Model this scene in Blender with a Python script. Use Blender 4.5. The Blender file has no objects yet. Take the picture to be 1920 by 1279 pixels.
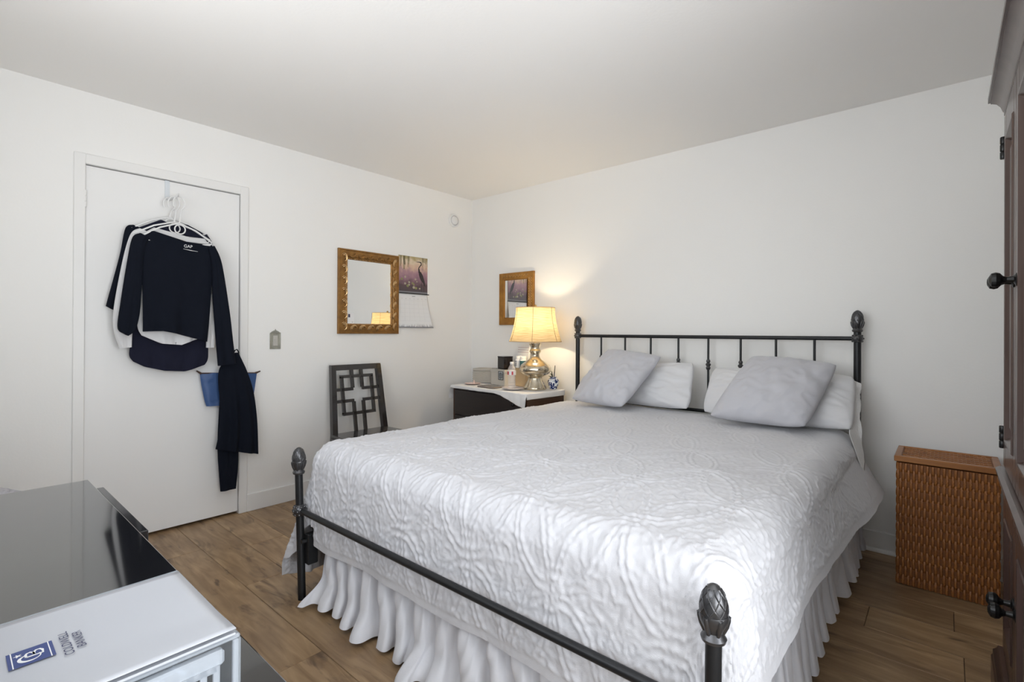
import bpy, math
import numpy as np
from mathutils import Matrix, Vector

scene = bpy.context.scene
COL = scene.collection

# ------------------------------------------------------------------ camera
F_PX, YAW, PITCH, ROLL = 934.91, 0.717125, 0.0020295, 0.0049936
CAM = (3.43891, -3.351325, 1.177533)
fw = Vector((-math.sin(YAW) * math.cos(PITCH), math.cos(YAW) * math.cos(PITCH), math.sin(PITCH)))
rt = Vector((math.cos(YAW), math.sin(YAW), 0))
up = rt.cross(fw)
r2 = rt * math.cos(ROLL) + up * math.sin(ROLL)
u2 = -rt * math.sin(ROLL) + up * math.cos(ROLL)
cd = bpy.data.cameras.new('camera')
cd.sensor_width = 36
cd.lens = F_PX / 1920 * 36
cd.shift_y = (621.254 - 639.5) / 1920
cd.clip_start = 0.02
cam = bpy.data.objects.new('camera', cd)
M = Matrix.Identity(4)
for i, v in enumerate((r2, u2, -fw)):
    for j in range(3):
        M[j][i] = v[j]
M.translation = CAM
cam.matrix_world = M
COL.objects.link(cam)
scene.camera = cam

# ------------------------------------------------------------------ light
scene.view_settings.view_transform = 'Standard'
scene.view_settings.look = 'None'
scene.view_settings.gamma = 1
scene.view_settings.use_curve_mapping = False
scene.view_settings.exposure = 0.10

world = bpy.data.worlds.new('world')
scene.world = world
world.use_nodes = True
wn = world.node_tree
bg = wn.nodes['Background']
sky = wn.nodes.new('ShaderNodeTexSky')
sky.sky_type = 'NISHITA'
sky.sun_disc = False
sky.sun_elevation = math.radians(50)
wn.links.new(sky.outputs[0], bg.inputs['Color'])
bg.inputs['Strength'].default_value = 0.15

RIGHT, FRONT, HIGH = 4.20, -3.58, 2.44       # room: x 0..RIGHT, y FRONT..0
WY0, WY1, WZ0, WZ1 = -3.46, -2.22, 0.30, 2.12   # window opening in the right wall
VX0, VX1, VZ0, VZ1 = 1.35, 3.25, 1.00, 2.12     # opening in the front wall, added for the fill light

def area_light(name, loc, rot, sx, sy, power, color):
    l = bpy.data.lights.new(name, 'AREA')
    l.shape = 'RECTANGLE'
    l.size, l.size_y = sx, sy
    l.energy = power
    l.color = color
    o = bpy.data.objects.new(name, l)
    o.location = loc
    o.rotation_euler = rot
    COL.objects.link(o)
    return o
# daylight falling in through the window of the right wall
area_light('window_daylight', (RIGHT + 0.22, (WY0 + WY1) / 2, (WZ0 + WZ1) / 2), (0, math.radians(128), 0),
           WZ1 - WZ0, WY1 - WY0, 56, (0.95, 0.975, 1.0))
# fill light at an added, unseen front window; brightens ceiling and back wall
area_light('front_fill_light', ((VX0 + VX1) / 2, FRONT - 0.22, (VZ0 + VZ1) / 2), (math.radians(90 + 34), 0, 0),
           VX1 - VX0, VZ1 - VZ0, 38, (0.96, 0.98, 1.0))

# ------------------------------------------------------------------ helpers
ORI = {}
def tag(o, label=None, cat=None, group=None, kind=None):
    if label: o['label'] = label
    if cat: o['category'] = cat
    if group: o['group'] = group
    if kind: o['kind'] = kind
    return o
def thing(name, loc, label, cat, group=None):
    o = bpy.data.objects.new(name, None)
    o.empty_display_size = 0.05
    COL.objects.link(o)
    o.location = loc
    ORI[o.name] = Vector(loc)
    return tag(o, label, cat, group)

class MB:
    def __init__(s): s.v = []; s.f = []
    def add(s, vs, fs):
        n = len(s.v)
        s.v += [tuple(map(float, p)) for p in vs]
        s.f += [tuple(i + n for i in f) for f in fs]
        return s
    def box(s, x0, x1, y0, y1, z0, z1, c=0.0, M=None):
        """box with chamfer c"""
        if x1 < x0: x0, x1 = x1, x0
        if y1 < y0: y0, y1 = y1, y0
        if z1 < z0: z0, z1 = z1, z0
        c = min(c, (x1-x0)*.45, (y1-y0)*.45, (z1-z0)*.45)
        lo, hi = (x0, y0, z0), (x1, y1, z1)
        if c <= 0:
            vs = [(a, b, d) for a in (x0, x1) for b in (y0, y1) for d in (z0, z1)]
            fs = [(0,1,3,2),(4,6,7,5),(0,4,5,1),(2,3,7,6),(0,2,6,4),(1,5,7,3)]
        else:
            vs = []; idx = {}
            for sx in (0, 1):
                for sy in (0, 1):
                    for sz in (0, 1):
                        for ax in range(3):
                            p = []
                            for a, sg in enumerate((sx, sy, sz)):
                                e = hi[a] if sg else lo[a]
                                if a != ax: e += -c if sg else c
                                p.append(e)
                            idx[(sx, sy, sz, ax)] = len(vs); vs.append(tuple(p))
            fs = []
            for ax in range(3):
                o1, o2 = [a for a in range(3) if a != ax]
                for sg in (0, 1):
                    q = []
                    for (a, b) in ((0,0),(1,0),(1,1),(0,1)):
                        k = [0,0,0]; k[ax] = sg; k[o1] = a; k[o2] = b
                        q.append(idx[(k[0],k[1],k[2],ax)])
                    flip = (sg == 0) ^ (ax == 1)
                    fs.append(tuple(q[::-1]) if flip else tuple(q))
            for ax in range(3):               # edges along ax
                o1, o2 = [a for a in range(3) if a != ax]
                for a in (0, 1):
                    for b in (0, 1):
                        k0 = [0,0,0]; k1 = [0,0,0]
                        k0[o1]=k1[o1]=a; k0[o2]=k1[o2]=b; k1[ax]=1
                        fs.append((idx[(*k0,o1)], idx[(*k1,o1)], idx[(*k1,o2)], idx[(*k0,o2)]))
            for sx in (0, 1):
                for sy in (0, 1):
                    for sz in (0, 1):
                        fs.append(tuple(idx[(sx,sy,sz,a)] for a in range(3)))
        if M is not None: vs = [tuple(M @ Vector(p)) for p in vs]
        return s.add(vs, fs)
    def grid(s, P, closeu=False, closev=False):
        """P array (nu,nv,3)"""
        P = np.asarray(P, float); nu, nv = P.shape[:2]
        n = len(s.v)
        s.v += [tuple(p) for p in P.reshape(-1, 3).tolist()]
        for i in range(nu if closeu else nu - 1):
            for j in range(nv if closev else nv - 1):
                a, b = (i + 1) % nu, (j + 1) % nv
                s.f.append((n+i*nv+j, n+a*nv+j, n+a*nv+b, n+i*nv+b))
        return s
    def tube(s, pts, r, n=12, closed=False, caps=True):
        pts = [Vector(p) for p in pts]; m = len(pts)
        rs = r if hasattr(r, '__len__') else [r] * m
        prev = None; rows = []
        for i in range(m):
            if closed: t = pts[(i+1) % m] - pts[i-1]
            else: t = pts[min(i+1, m-1)] - pts[max(i-1, 0)]
            t.normalize()
            if prev is None:
                a = Vector((0,0,1)) if abs(t.z) < .9 else Vector((1,0,0))
                nrm = t.cross(a).normalized()
            else:
                nrm = (prev - t * prev.dot(t)).normalized()
            prev = nrm; b = t.cross(nrm)
            rows.append([pts[i] + (nrm*math.cos(2*math.pi*k/n) + b*math.sin(2*math.pi*k/n)) * rs[i] for k in range(n)])
        base = len(s.v)
        s.grid(np.array([[tuple(p) for p in row] for row in rows]), closeu=closed, closev=True)
        if caps and not closed:
            s.f.append(tuple(base + k for k in range(n))[::-1])
            s.f.append(tuple(base + (m-1)*n + k for k in range(n)))
        return s
    def lathe(s, prof, c=(0,0,0), n=32, fn=None, axis='z'):
        """prof [(r,z)...] bottom to top"""
        P = np.zeros((len(prof), n, 3))
        for i, (r, z) in enumerate(prof):
            for k in range(n):
                a = 2*math.pi*k/n
                rr = r * (fn(a, i/(len(prof)-1)) if fn else 1)
                p = (rr*math.cos(a), rr*math.sin(a), z)
                if axis == 'x': p = (p[2], p[0], p[1])
                if axis == 'y': p = (p[1], p[2], p[0])
                P[i, k] = (c[0]+p[0], c[1]+p[1], c[2]+p[2])
        b = len(s.v)
        s.grid(P, closev=True)
        if prof[0][0] > 1e-5: s.f.append(tuple(b+k for k in range(n))[::-1])
        if prof[-1][0] > 1e-5: s.f.append(tuple(b+(len(prof)-1)*n+k for k in range(n)))
        return s
    def prism(s, pts2, h0, h1, mp):
        """polygon in (a,b) extruded from h0 to h1 with mp(a,b,h)->xyz"""
        n = len(pts2)
        vs = [mp(a, b, h0) for a, b in pts2] + [mp(a, b, h1) for a, b in pts2]
        fs = [tuple(range(n))[::-1], tuple(range(n, 2*n))] + [(i, (i+1) % n, n+(i+1) % n, n+i) for i in range(n)]
        return s.add(vs, fs)
    def build(s, name, mat, parent=None, smooth=False, kind=None, angle=40):
        me = bpy.data.meshes.new(name)
        off = Vector((0,0,0))
        if parent is not None: off = ORI.get(parent.name, off)
        V = np.array(s.v, float).reshape(-1, 3) - np.array(off)
        me.from_pydata(V.tolist(), [], s.f)
        me.validate()
        import bmesh
        bm = bmesh.new(); bm.from_mesh(me)
        bmesh.ops.recalc_face_normals(bm, faces=bm.faces[:])
        bm.to_mesh(me); bm.free()
        if smooth:
            me.polygons.foreach_set('use_smooth', [True]*len(me.polygons))
            try: me.set_sharp_from_angle(angle=math.radians(angle))
            except Exception: pass
        if mat: me.materials.append(mat)
        o = bpy.data.objects.new(name, me)
        COL.objects.link(o)
        if parent is not None:
            o.parent = parent
        ORI[o.name] = off
        if kind: o['kind'] = kind
        return o

def fast_grid_object(name, P, mat, parent=None, keep=None, solid=None):
    """big grid (nu,nv,3) -> object via foreach_set"""
    nu, nv = P.shape[:2]
    off = np.array(ORI.get(parent.name, (0,0,0))) if parent is not None else np.zeros(3)
    V = (P.reshape(-1, 3) - off).astype(np.float32)
    i, j = np.meshgrid(np.arange(nu-1), np.arange(nv-1), indexing='ij')
    q = np.stack([i*nv+j, (i+1)*nv+j, (i+1)*nv+j+1, i*nv+j+1], -1).reshape(-1, 4)
    if keep is not None: q = q[keep.reshape(-1)]
    me = bpy.data.meshes.new(name)
    me.vertices.add(len(V)); me.vertices.foreach_set('co', V.ravel())
    me.loops.add(len(q)*4); me.loops.foreach_set('vertex_index', q.ravel().astype(np.int32))
    me.polygons.add(len(q))
    me.polygons.foreach_set('loop_start', (np.arange(len(q))*4).astype(np.int32))
    me.polygons.foreach_set('use_smooth', np.ones(len(q), bool))
    me.update(calc_edges=True); me.validate()
    me.materials.append(mat)
    o = bpy.data.objects.new(name, me); COL.objects.link(o)
    if parent is not None: o.parent = parent
    ORI[o.name] = Vector(off)
    if solid:
        md = o.modifiers.new('thickness', 'SOLIDIFY'); md.thickness = solid; md.offset = -1
    return o

def vnoise(x, y, seed=0):
    T = np.random.RandomState(seed).rand(256, 256)
    xi = np.floor(x).astype(int); yi = np.floor(y).astype(int)
    fx = x - xi; fy = y - yi
    fx = fx*fx*(3-2*fx); fy = fy*fy*(3-2*fy)
    a = T[xi % 256, yi % 256]; b = T[(xi+1) % 256, yi % 256]
    c = T[xi % 256, (yi+1) % 256]; d = T[(xi+1) % 256, (yi+1) % 256]
    return (a*(1-fx)+b*fx)*(1-fy) + (c*(1-fx)+d*fx)*fy
def smooth(a, b, x):
    t = np.clip((x-a)/(b-a), 0, 1); return t*t*(3-2*t)

def copy_tree(o, parent=None, dloc=(0,0,0)):
    c = o.copy(); COL.objects.link(c)
    if parent is not None: c.parent = parent
    else: c.location = Vector(o.location) + Vector(dloc)
    ORI[c.name] = ORI.get(o.name, Vector((0,0,0)))
    for ch in list(o.children): copy_tree(ch, c)
    return c

# ------------------------------------------------------------------ materials
def mat(name, col, rough=.5, metal=0, var=None, bump=None, coat=0, spec=None, sheen=0, trans=0, stretch=None, gen='Object'):
    m = bpy.data.materials.new(name); m.use_nodes = True
    nt = m.node_tree; b = nt.nodes['Principled BSDF']
    b.inputs['Base Color'].default_value = (*col, 1)
    b.inputs['Roughness'].default_value = rough
    b.inputs['Metallic'].default_value = metal
    if coat: b.inputs['Coat Weight'].default_value = coat; b.inputs['Coat Roughness'].default_value = .05
    if spec is not None: b.inputs['Specular IOR Level'].default_value = spec
    if sheen: b.inputs['Sheen Weight'].default_value = sheen
    if trans: b.inputs['Transmission Weight'].default_value = trans
    tc = None
    def coord():
        t = nt.nodes.new('ShaderNodeTexCoord'); mp = nt.nodes.new('ShaderNodeMapping')
        nt.links.new(t.outputs[gen], mp.inputs[0])
        if stretch: mp.inputs['Scale'].default_value = stretch
        return mp.outputs[0]
    if var or bump: tc = coord()
    if var:      # (scale, colour2, lo, hi)
        n = nt.nodes.new('ShaderNodeTexNoise'); n.inputs['Scale'].default_value = var[0]; n.inputs['Detail'].default_value = 6
        nt.links.new(tc, n.inputs[0])
        r = nt.nodes.new('ShaderNodeValToRGB')
        r.color_ramp.elements[0].position = var[2]; r.color_ramp.elements[1].position = var[3]
        r.color_ramp.elements[0].color = (*col, 1); r.color_ramp.elements[1].color = (*var[1], 1)
        nt.links.new(n.outputs[0], r.inputs[0]); nt.links.new(r.outputs[0], b.inputs['Base Color'])
    if bump:     # (scale, strength, distance)
        n = nt.nodes.new('ShaderNodeTexNoise'); n.inputs['Scale'].default_value = bump[0]; n.inputs['Detail'].default_value = 4
        nt.links.new(tc, n.inputs[0])
        bp = nt.nodes.new('ShaderNodeBump'); bp.inputs['Strength'].default_value = bump[1]; bp.inputs['Distance'].default_value = bump[2]
        nt.links.new(n.outputs[0], bp.inputs['Height']); nt.links.new(bp.outputs[0], b.inputs['Normal'])
    return m

M_wall = mat('wall_paint', (.885, .878, .858), .55, bump=(90, .12, .003))
M_ceil = mat('ceiling_paint', (.94, .925, .90), .7, bump=(70, .15, .003))
M_door = mat('door_paint', (.86, .858, .85), .38, bump=(6, .05, .01))
M_trim = mat('trim_paint', (.85, .845, .83), .35)
M_iron = mat('dark_iron', (.030, .031, .033), .42, .6, bump=(160, .15, .002))
M_castiron = mat('cast_iron', (.10, .10, .104), .30, .75, bump=(120, .25, .002))
M_quilt = mat('quilt_cotton', (.61, .61, .635), .85, sheen=.25, bump=(420, .35, .002))
M_linen = mat('skirt_linen', (.68, .68, .71), .85, sheen=.2, bump=(60, .35, .004), stretch=(1, 1, .25))
M_graycot = mat('grey_pillow_cotton', (.54, .54, .575), .85, sheen=.2, bump=(55, .25, .004))
M_whitecot = mat('white_pillow_cotton', (.72, .72, .735), .85, sheen=.2, bump=(45, .25, .004))
M_lace = mat('white_lace', (.80, .79, .78), .9, bump=(300, 1, .004))
M_lacquer = mat('black_lacquer', (.010, .010, .011), .07, coat=.6, spec=.8)
M_blackface = mat('black_drawer_front', (.012, .012, .015), .18, coat=.3)
M_ns = mat('espresso_wood', (.014, .010, .010), .38, var=(7, (.022, .014, .012), .3, .7), stretch=(1, 1, 8))
M_nsside = mat('espresso_side', (.045, .018, .008), .4, var=(5, (.06, .024, .010), .3, .7), stretch=(1, 1, 6))
M_chair = mat('dark_chair_wood', (.018, .014, .013), .16, coat=.5)
M_gold = mat('antique_gold', (.34, .17, .045), .42, .55, var=(26, (.20, .10, .030), .35, .7), bump=(130, .35, .003))
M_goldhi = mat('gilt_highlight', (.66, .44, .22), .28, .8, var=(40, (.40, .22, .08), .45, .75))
M_amber = mat('amber_gilt', (.42, .20, .035), .40, .45, var=(20, (.28, .12, .02), .35, .7), bump=(90, .5, .004))
M_mirror = mat('mirror_glass', (.86, .86, .85), .02, 1)
M_armoire = mat('armoire_wood', (.085, .052, .043), .30, var=(3, (.050, .026, .020), .3, .75), stretch=(6, 6, .6), coat=.25)
M_bronze = mat('dark_bronze', (.03, .03, .03), .32, .8)
M_black = mat('black_jersey', (.0055, .0075, .014), .9, spec=.15, bump=(120, .2, .002))
M_navy = mat('navy_jersey', (.014, .015, .030), .9, spec=.15, bump=(120, .2, .002))
M_whiteknit = mat('white_knit', (.70, .70, .71), .9, sheen=.2, bump=(160, .3, .002))
M_hanger = mat('white_plastic', (.80, .80, .80), .3)
M_blue = mat('blue_nylon', (.045, .10, .25), .5, bump=(18, .5, .01))
M_leather = mat('dark_leather', (.06, .03, .02), .5)
M_paper = mat('white_paper', (.80, .80, .80), .6)
M_folder = mat('glossy_folder', (.47, .485, .52), .25, coat=.2)
M_ink = mat('navy_ink', (.030, .055, .20), .4)
M_inkdark = mat('dark_ink', (.03, .035, .09), .5)
M_inkgrey = mat('grey_ink', (.45, .45, .47), .6)
M_white = mat('white_gloss', (.82, .82, .82), .3)
M_pewter = mat('pewter_plate', (.42, .41, .35), .42, .5, var=(30, (.30, .30, .26), .35, .7), bump=(70, .6, .004))
M_greyplastic = mat('grey_plastic', (.52, .50, .46), .5)
M_wicker = mat('honey_wicker', (.38, .145, .033), .45, var=(22, (.24, .082, .018), .35, .75), stretch=(1, 1, .5))
M_wickershade = mat('shaded_wicker', (.25, .09, .021), .6, var=(30, (.16, .055, .013), .3, .7))  # honey wicker darkened, shade of the weave gaps put into the colour
M_lidwood = mat('honey_wood', (.40, .17, .050), .35, var=(6, (.28, .105, .03), .3, .7), stretch=(.6, 6, 6))
M_greybasket = mat('grey_basket', (.48, .45, .40), .8, bump=(80, .3, .003))
M_greybox = mat('grey_box', (.50, .47, .42), .6)
M_tan = mat('tan_carton', (.50, .37, .22), .7)
M_pink = mat('pink_ceramic', (.66, .50, .46), .35)
M_mauve = mat('mauve_ceramic', (.60, .54, .52), .35)
M_tablet = mat('taupe_cover', (.22, .18, .16), .3)
M_green = mat('green_stem', (.09, .13, .03), .5)
M_teal = mat('teal_label', (.03, .12, .13), .4)
M_red = mat('red_label', (.55, .05, .06), .4)
M_mercury = mat('mercury_glass', (.72, .66, .54), .16, .95, var=(22, (.50, .42, .30), .42, .68), bump=(30, .25, .004))
M_cloth = mat('table_linen', (.80, .79, .78), .9, bump=(90, .3, .003))
M_fleece = mat('pale_fleece', (.62, .61, .64), .95, var=(60, (.42, .40, .44), .5, .75), bump=(150, .9, .01))
M_finial = mat('brass', (.5, .35, .13), .3, 1)
M_seam = mat('shade_seam', (.10, .06, .03), .8)

def glassy(name, col, alpha, rough=.1):
    m = bpy.data.materials.new(name); m.use_nodes = True
    nt = m.node_tree; nt.nodes.clear()
    o = nt.nodes.new('ShaderNodeOutputMaterial'); mx = nt.nodes.new('ShaderNodeMixShader')
    t = nt.nodes.new('ShaderNodeBsdfTransparent'); p = nt.nodes.new('ShaderNodeBsdfPrincipled')
    t.inputs[0].default_value = (*[min(1, c*1.05) for c in (.98, .98, .98)], 1)
    p.inputs['Base Color'].default_value = (*col, 1); p.inputs['Roughness'].default_value = rough
    mx.inputs[0].default_value = alpha
    nt.links.new(t.outputs[0], mx.inputs[1]); nt.links.new(p.outputs[0], mx.inputs[2]); nt.links.new(mx.outputs[0], o.inputs[0])
    return m
M_pane = glassy('window_pane', (.8, .9, .95), .06, .02)
M_clear = glassy('frosted_clear_plastic', (.60, .66, .72), .28, .22)
M_clear2 = glassy('clear_plastic_edge', (.62, .67, .73), .40, .15)
M_bottle = glassy('bottle_plastic', (.85, .80, .78), .30, .05)

def shade_material():
    m = bpy.data.materials.new('burlap_shade'); m.use_nodes = True
    nt = m.node_tree; nt.nodes.clear()
    o = nt.nodes.new('ShaderNodeOutputMaterial'); mx = nt.nodes.new('ShaderNodeMixShader')
    t = nt.nodes.new('ShaderNodeBsdfTranslucent'); d = nt.nodes.new('ShaderNodeBsdfDiffuse')
    tc = nt.nodes.new('ShaderNodeTexCoord'); mp = nt.nodes.new('ShaderNodeMapping'); mp.inputs['Scale'].default_value = (12, 12, 160)
    n = nt.nodes.new('ShaderNodeTexNoise'); n.inputs['Scale'].default_value = 1; n.inputs['Detail'].default_value = 5
    r = nt.nodes.new('ShaderNodeValToRGB')
    r.color_ramp.elements[0].position = .3; r.color_ramp.elements[0].color = (.52, .40, .23, 1)
    r.color_ramp.elements[1].position = .7; r.color_ramp.elements[1].color = (.72, .60, .39, 1)
    nt.links.new(tc.outputs['Object'], mp.inputs[0]); nt.links.new(mp.outputs[0], n.inputs[0]); nt.links.new(n.outputs[0], r.inputs[0])
    nt.links.new(r.outputs[0], t.inputs[0]); nt.links.new(r.outputs[0], d.inputs[0])
    mx.inputs[0].default_value = .45
    nt.links.new(t.outputs[0], mx.inputs[1]); nt.links.new(d.outputs[0], mx.inputs[2]); nt.links.new(mx.outputs[0], o.inputs[0])
    return m
M_shade = shade_material()
def emission(name, col, s):
    m = bpy.data.materials.new(name); m.use_nodes = True
    nt = m.node_tree; nt.nodes.clear()
    o = nt.nodes.new('ShaderNodeOutputMaterial'); e = nt.nodes.new('ShaderNodeEmission')
    e.inputs[0].default_value = (*col, 1); e.inputs[1].default_value = s
    nt.links.new(e.outputs[0], o.inputs[0]); return m
M_bulb = emission('bulb_glow', (1, .78, .48), 30)

def oak_material():
    m = bpy.data.materials.new('oak_plank'); m.use_nodes = True
    nt = m.node_tree; b = nt.nodes['Principled BSDF']; L = nt.links.new
    tc = nt.nodes.new('ShaderNodeTexCoord'); oi = nt.nodes.new('ShaderNodeObjectInfo')
    ad = nt.nodes.new('ShaderNodeVectorMath'); ad.operation = 'ADD'
    mu = nt.nodes.new('ShaderNodeVectorMath'); mu.operation = 'SCALE'; mu.inputs['Scale'].default_value = 37
    cb = nt.nodes.new('ShaderNodeCombineXYZ'); L(oi.outputs['Random'], cb.inputs[0]); L(oi.outputs['Random'], cb.inputs[1])
    L(cb.outputs[0], mu.inputs[0]); L(tc.outputs['Object'], ad.inputs[0]); L(mu.outputs[0], ad.inputs[1])
    mp = nt.nodes.new('ShaderNodeMapping'); mp.inputs['Scale'].default_value = (2.2, 16, 1); L(ad.outputs[0], mp.inputs[0])
    n1 = nt.nodes.new('ShaderNodeTexNoise'); n1.inputs['Scale'].default_value = 1.6; n1.inputs['Detail'].default_value = 9; n1.inputs['Distortion'].default_value = 1.2; L(mp.outputs[0], n1.inputs[0])
    r1 = nt.nodes.new('ShaderNodeValToRGB')
    for p, c in zip((0, 1), ((.28, .178, .092), (.49, .34, .195))):
        e = r1.color_ramp.elements[p]; e.color = (*c, 1); e.position = (.30, .72)[p]
    L(n1.outputs[0], r1.inputs[0])
    # broad tone patches
    mp2 = nt.nodes.new('ShaderNodeMapping'); mp2.inputs['Scale'].default_value = (1.8, 4, 1); L(ad.outputs[0], mp2.inputs[0])
    n2 = nt.nodes.new('ShaderNodeTexNoise'); n2.inputs['Scale'].default_value = 1.8; n2.inputs['Detail'].default_value = 3; L(mp2.outputs[0], n2.inputs[0])
    mx = nt.nodes.new('ShaderNodeMix'); mx.data_type = 'RGBA'; mx.blend_type = 'MULTIPLY'
    r2_ = nt.nodes.new('ShaderNodeValToRGB'); r2_.color_ramp.elements[0].position = .35; r2_.color_ramp.elements[0].color = (.74, .70, .68, 1)
    r2_.color_ramp.elements[1].position = .65; r2_.color_ramp.elements[1].color = (1.05, 1.03, 1, 1); L(n2.outputs[0], r2_.inputs[0])
    mx.inputs[0].default_value = 1; L(r1.outputs[0], mx.inputs[6]); L(r2_.outputs[0], mx.inputs[7])
    # knots and cracks
    mp3 = nt.nodes.new('ShaderNodeMapping'); mp3.inputs['Scale'].default_value = (1.5, 4.2, 1); mp3.inputs['Rotation'].default_value = (0, 0, .25); L(ad.outputs[0], mp3.inputs[0])
    n3 = nt.nodes.new('ShaderNodeTexNoise'); n3.inputs['Scale'].default_value = 3.2; n3.inputs['Detail'].default_value = 4; n3.inputs['Distortion'].default_value = .8; L(mp3.outputs[0], n3.inputs[0])
    r3 = nt.nodes.new('ShaderNodeValToRGB'); r3.color_ramp.elements[0].position = .585; r3.color_ramp.elements[0].color = (0, 0, 0, 1)
    r3.color_ramp.elements[1].position = .71; r3.color_ramp.elements[1].color = (.75, .75, .75, 1); L(n3.outputs[0], r3.inputs[0])
    mk = nt.nodes.new('ShaderNodeMix'); mk.data_type = 'RGBA'; L(r3.outputs[0], mk.inputs[0]); L(mx.outputs[2], mk.inputs[6]); mk.inputs[7].default_value = (.075, .042, .026, 1)
    # plank to plank tone
    hs = nt.nodes.new('ShaderNodeHueSaturation'); mr = nt.nodes.new('ShaderNodeMapRange')
    mr.inputs['To Min'].default_value = .86; mr.inputs['To Max'].default_value = 1.12
    L(oi.outputs['Random'], mr.inputs[0]); L(mr.outputs[0], hs.inputs['Value']); L(mk.outputs[2], hs.inputs['Color'])
    L(hs.outputs[0], b.inputs['Base Color'])
    b.inputs['Roughness'].default_value = .40
    bp = nt.nodes.new('ShaderNodeBump'); bp.inputs['Strength'].default_value = .08; bp.inputs['Distance'].default_value = .002
    L(n1.outputs[0], bp.inputs['Height']); L(bp.outputs[0], b.inputs['Normal'])
    return m
M_oak = oak_material()
M_sub = mat('subfloor', (.06, .04, .03), .9)

# ------------------------------------------------------------------ the room
def structure(o): o['kind'] = 'structure'; return o
DY0, DY1, DZ = -2.852, -2.080, 2.060            # door opening in the left wall
T = .10
structure(MB().box(-.2, RIGHT+.2, FRONT-.2, .2, HIGH, HIGH+T).build('ceiling', M_ceil))
structure(MB().box(-.15, RIGHT, 0, T, -.02, HIGH).build('wall_back', M_wall))
w = MB().box(-T, 0, DY1, 0, -.02, HIGH).box(-T, 0, FRONT, DY0, -.02, HIGH).box(-T, 0, DY0, DY1, DZ, HIGH)
structure(w.build('wall_left', M_wall))
w = MB().box(RIGHT, RIGHT+T, WY1, 0, -.02, HIGH).box(RIGHT, RIGHT+T, FRONT, WY0, -.02, HIGH)
w.box(RIGHT, RIGHT+T, WY0, WY1, -.02, WZ0).box(RIGHT, RIGHT+T, WY0, WY1, WZ1, HIGH)
structure(w.build('wall_right', M_wall))
w = MB().box(-.15, VX0, FRONT-T, FRONT, -.02, HIGH).box(VX1, RIGHT+.1, FRONT-T, FRONT, -.02, HIGH)
w.box(VX0, VX1, FRONT-T, FRONT, -.02, VZ0).box(VX0, VX1, FRONT-T, FRONT, VZ1, HIGH)
structure(w.build('wall_front', M_wall))

floor = structure(MB().box(-.1, RIGHT, FRONT, 0, -.05, -.0115).build('floor', M_sub))
PW, PL = .1905, 1.285
rng = np.random.RandomState(4)
plank_mesh = {}
k = -7
while True:
    y1 = -2.42 + PW * (13 - (k + 7)); y0 = y1 - PW
    k += 1
    if y0 > 0: continue
    if y1 < FRONT: break
    ya, yb = max(y0, FRONT), min(y1, 0)
    if abs(y1 + .7055) < .02: j = 3.19
    elif abs(y1 + .515) < .02: j = 3.464
    elif abs(y1 + 2.42) < .02: j = 1.705
    else: j = rng.rand() * PL
    xs = [x for x in (j + PL * i for i in range(-4, 5)) if 0.03 < x < RIGHT - .03]
    xs = [-.09] + xs + [RIGHT]
    for a, b in zip(xs[:-1], xs[1:]):
        key = (round(b - a, 3), round(yb - ya, 3))
        if key not in plank_mesh:
            g = .0009
            o = MB().box(g, b-a-g, g, yb-ya-g, -.0115, 0, .0012).build('plank', M_oak, floor)
            plank_mesh[key] = o.data
        else:
            o = bpy.data.objects.new('plank', plank_mesh[key]); COL.objects.link(o); o.parent = floor
        o.location = (a, ya, 0)

# door with casing, hinge, knob
door = structure(MB().box(-.045, -.006, DY0+.003, DY1-.005, .017, DZ-.006, .0015).build('door_1', M_door))
cas = .046
structure(MB().box(-.001, .012, DY0-cas, DY0+.002, 0, DZ+.052, .003).build('trim_1', M_trim))
structure(MB().box(-.001, .012, DY1-.002, DY1+cas, 0, DZ+.052, .003).build('trim_2', M_trim))
structure(MB().box(-.001, .012, DY0+.002, DY1-.002, DZ-.002, DZ+.052, .003).build('trim_3', M_trim))
jam = MB().box(-T, -.001, DY0-.001, DY0+.0015, 0, DZ).box(-T, -.001, DY1-.0015, DY1+.001, 0, DZ).box(-T, -.001, DY0, DY1, DZ-.002, DZ+.001)
structure(jam.build('trim_4', M_trim))
structure(MB().box(-T-.3, -T, DY0-.3, DY1+.3, -.02, 2.3).build('wall_hall', M_wall))
for z in (1.83, .25):
    h = MB()
    for q in range(3): h.lathe([(.006, 0), (.0068, .001), (.0068, .028), (.006, .029)], (.006, DY0+.001, z+.03*q), 12)
    h.build('hinge', M_trim, door, smooth=True)
kb = MB().lathe([(.026, 0), (.026, .004), (.011, .008), (.010, .030), (.022, .038), (.027, .048), (.024, .058), (.010, .062)], (-.006, DY1-.06, 1.0), 20, axis='x')
kb.build('door_knob', M_bronze, door, smooth=True)

structure(MB().box(0, .012, DY1+cas, 0, 0, .112, .002).build('baseboard_left', M_trim))
structure(MB().box(0, .012, FRONT, DY0-cas, 0, .112, .002).build('baseboard_left_front', M_trim))
bb = structure(MB().box(.012, RIGHT, -.012, 0, 0, .107, .002).build('baseboard_back', M_trim))
pr_ = [(0, 0), (.013, 0)] + [(.013*math.cos(a), .020*math.sin(a)) for a in np.linspace(.2, math.pi/2, 6)]
MB().prism(pr_, .02, RIGHT, lambda a, b, h: (h, -.012-a, b)).build('shoe_moulding', M_trim, bb)

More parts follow.
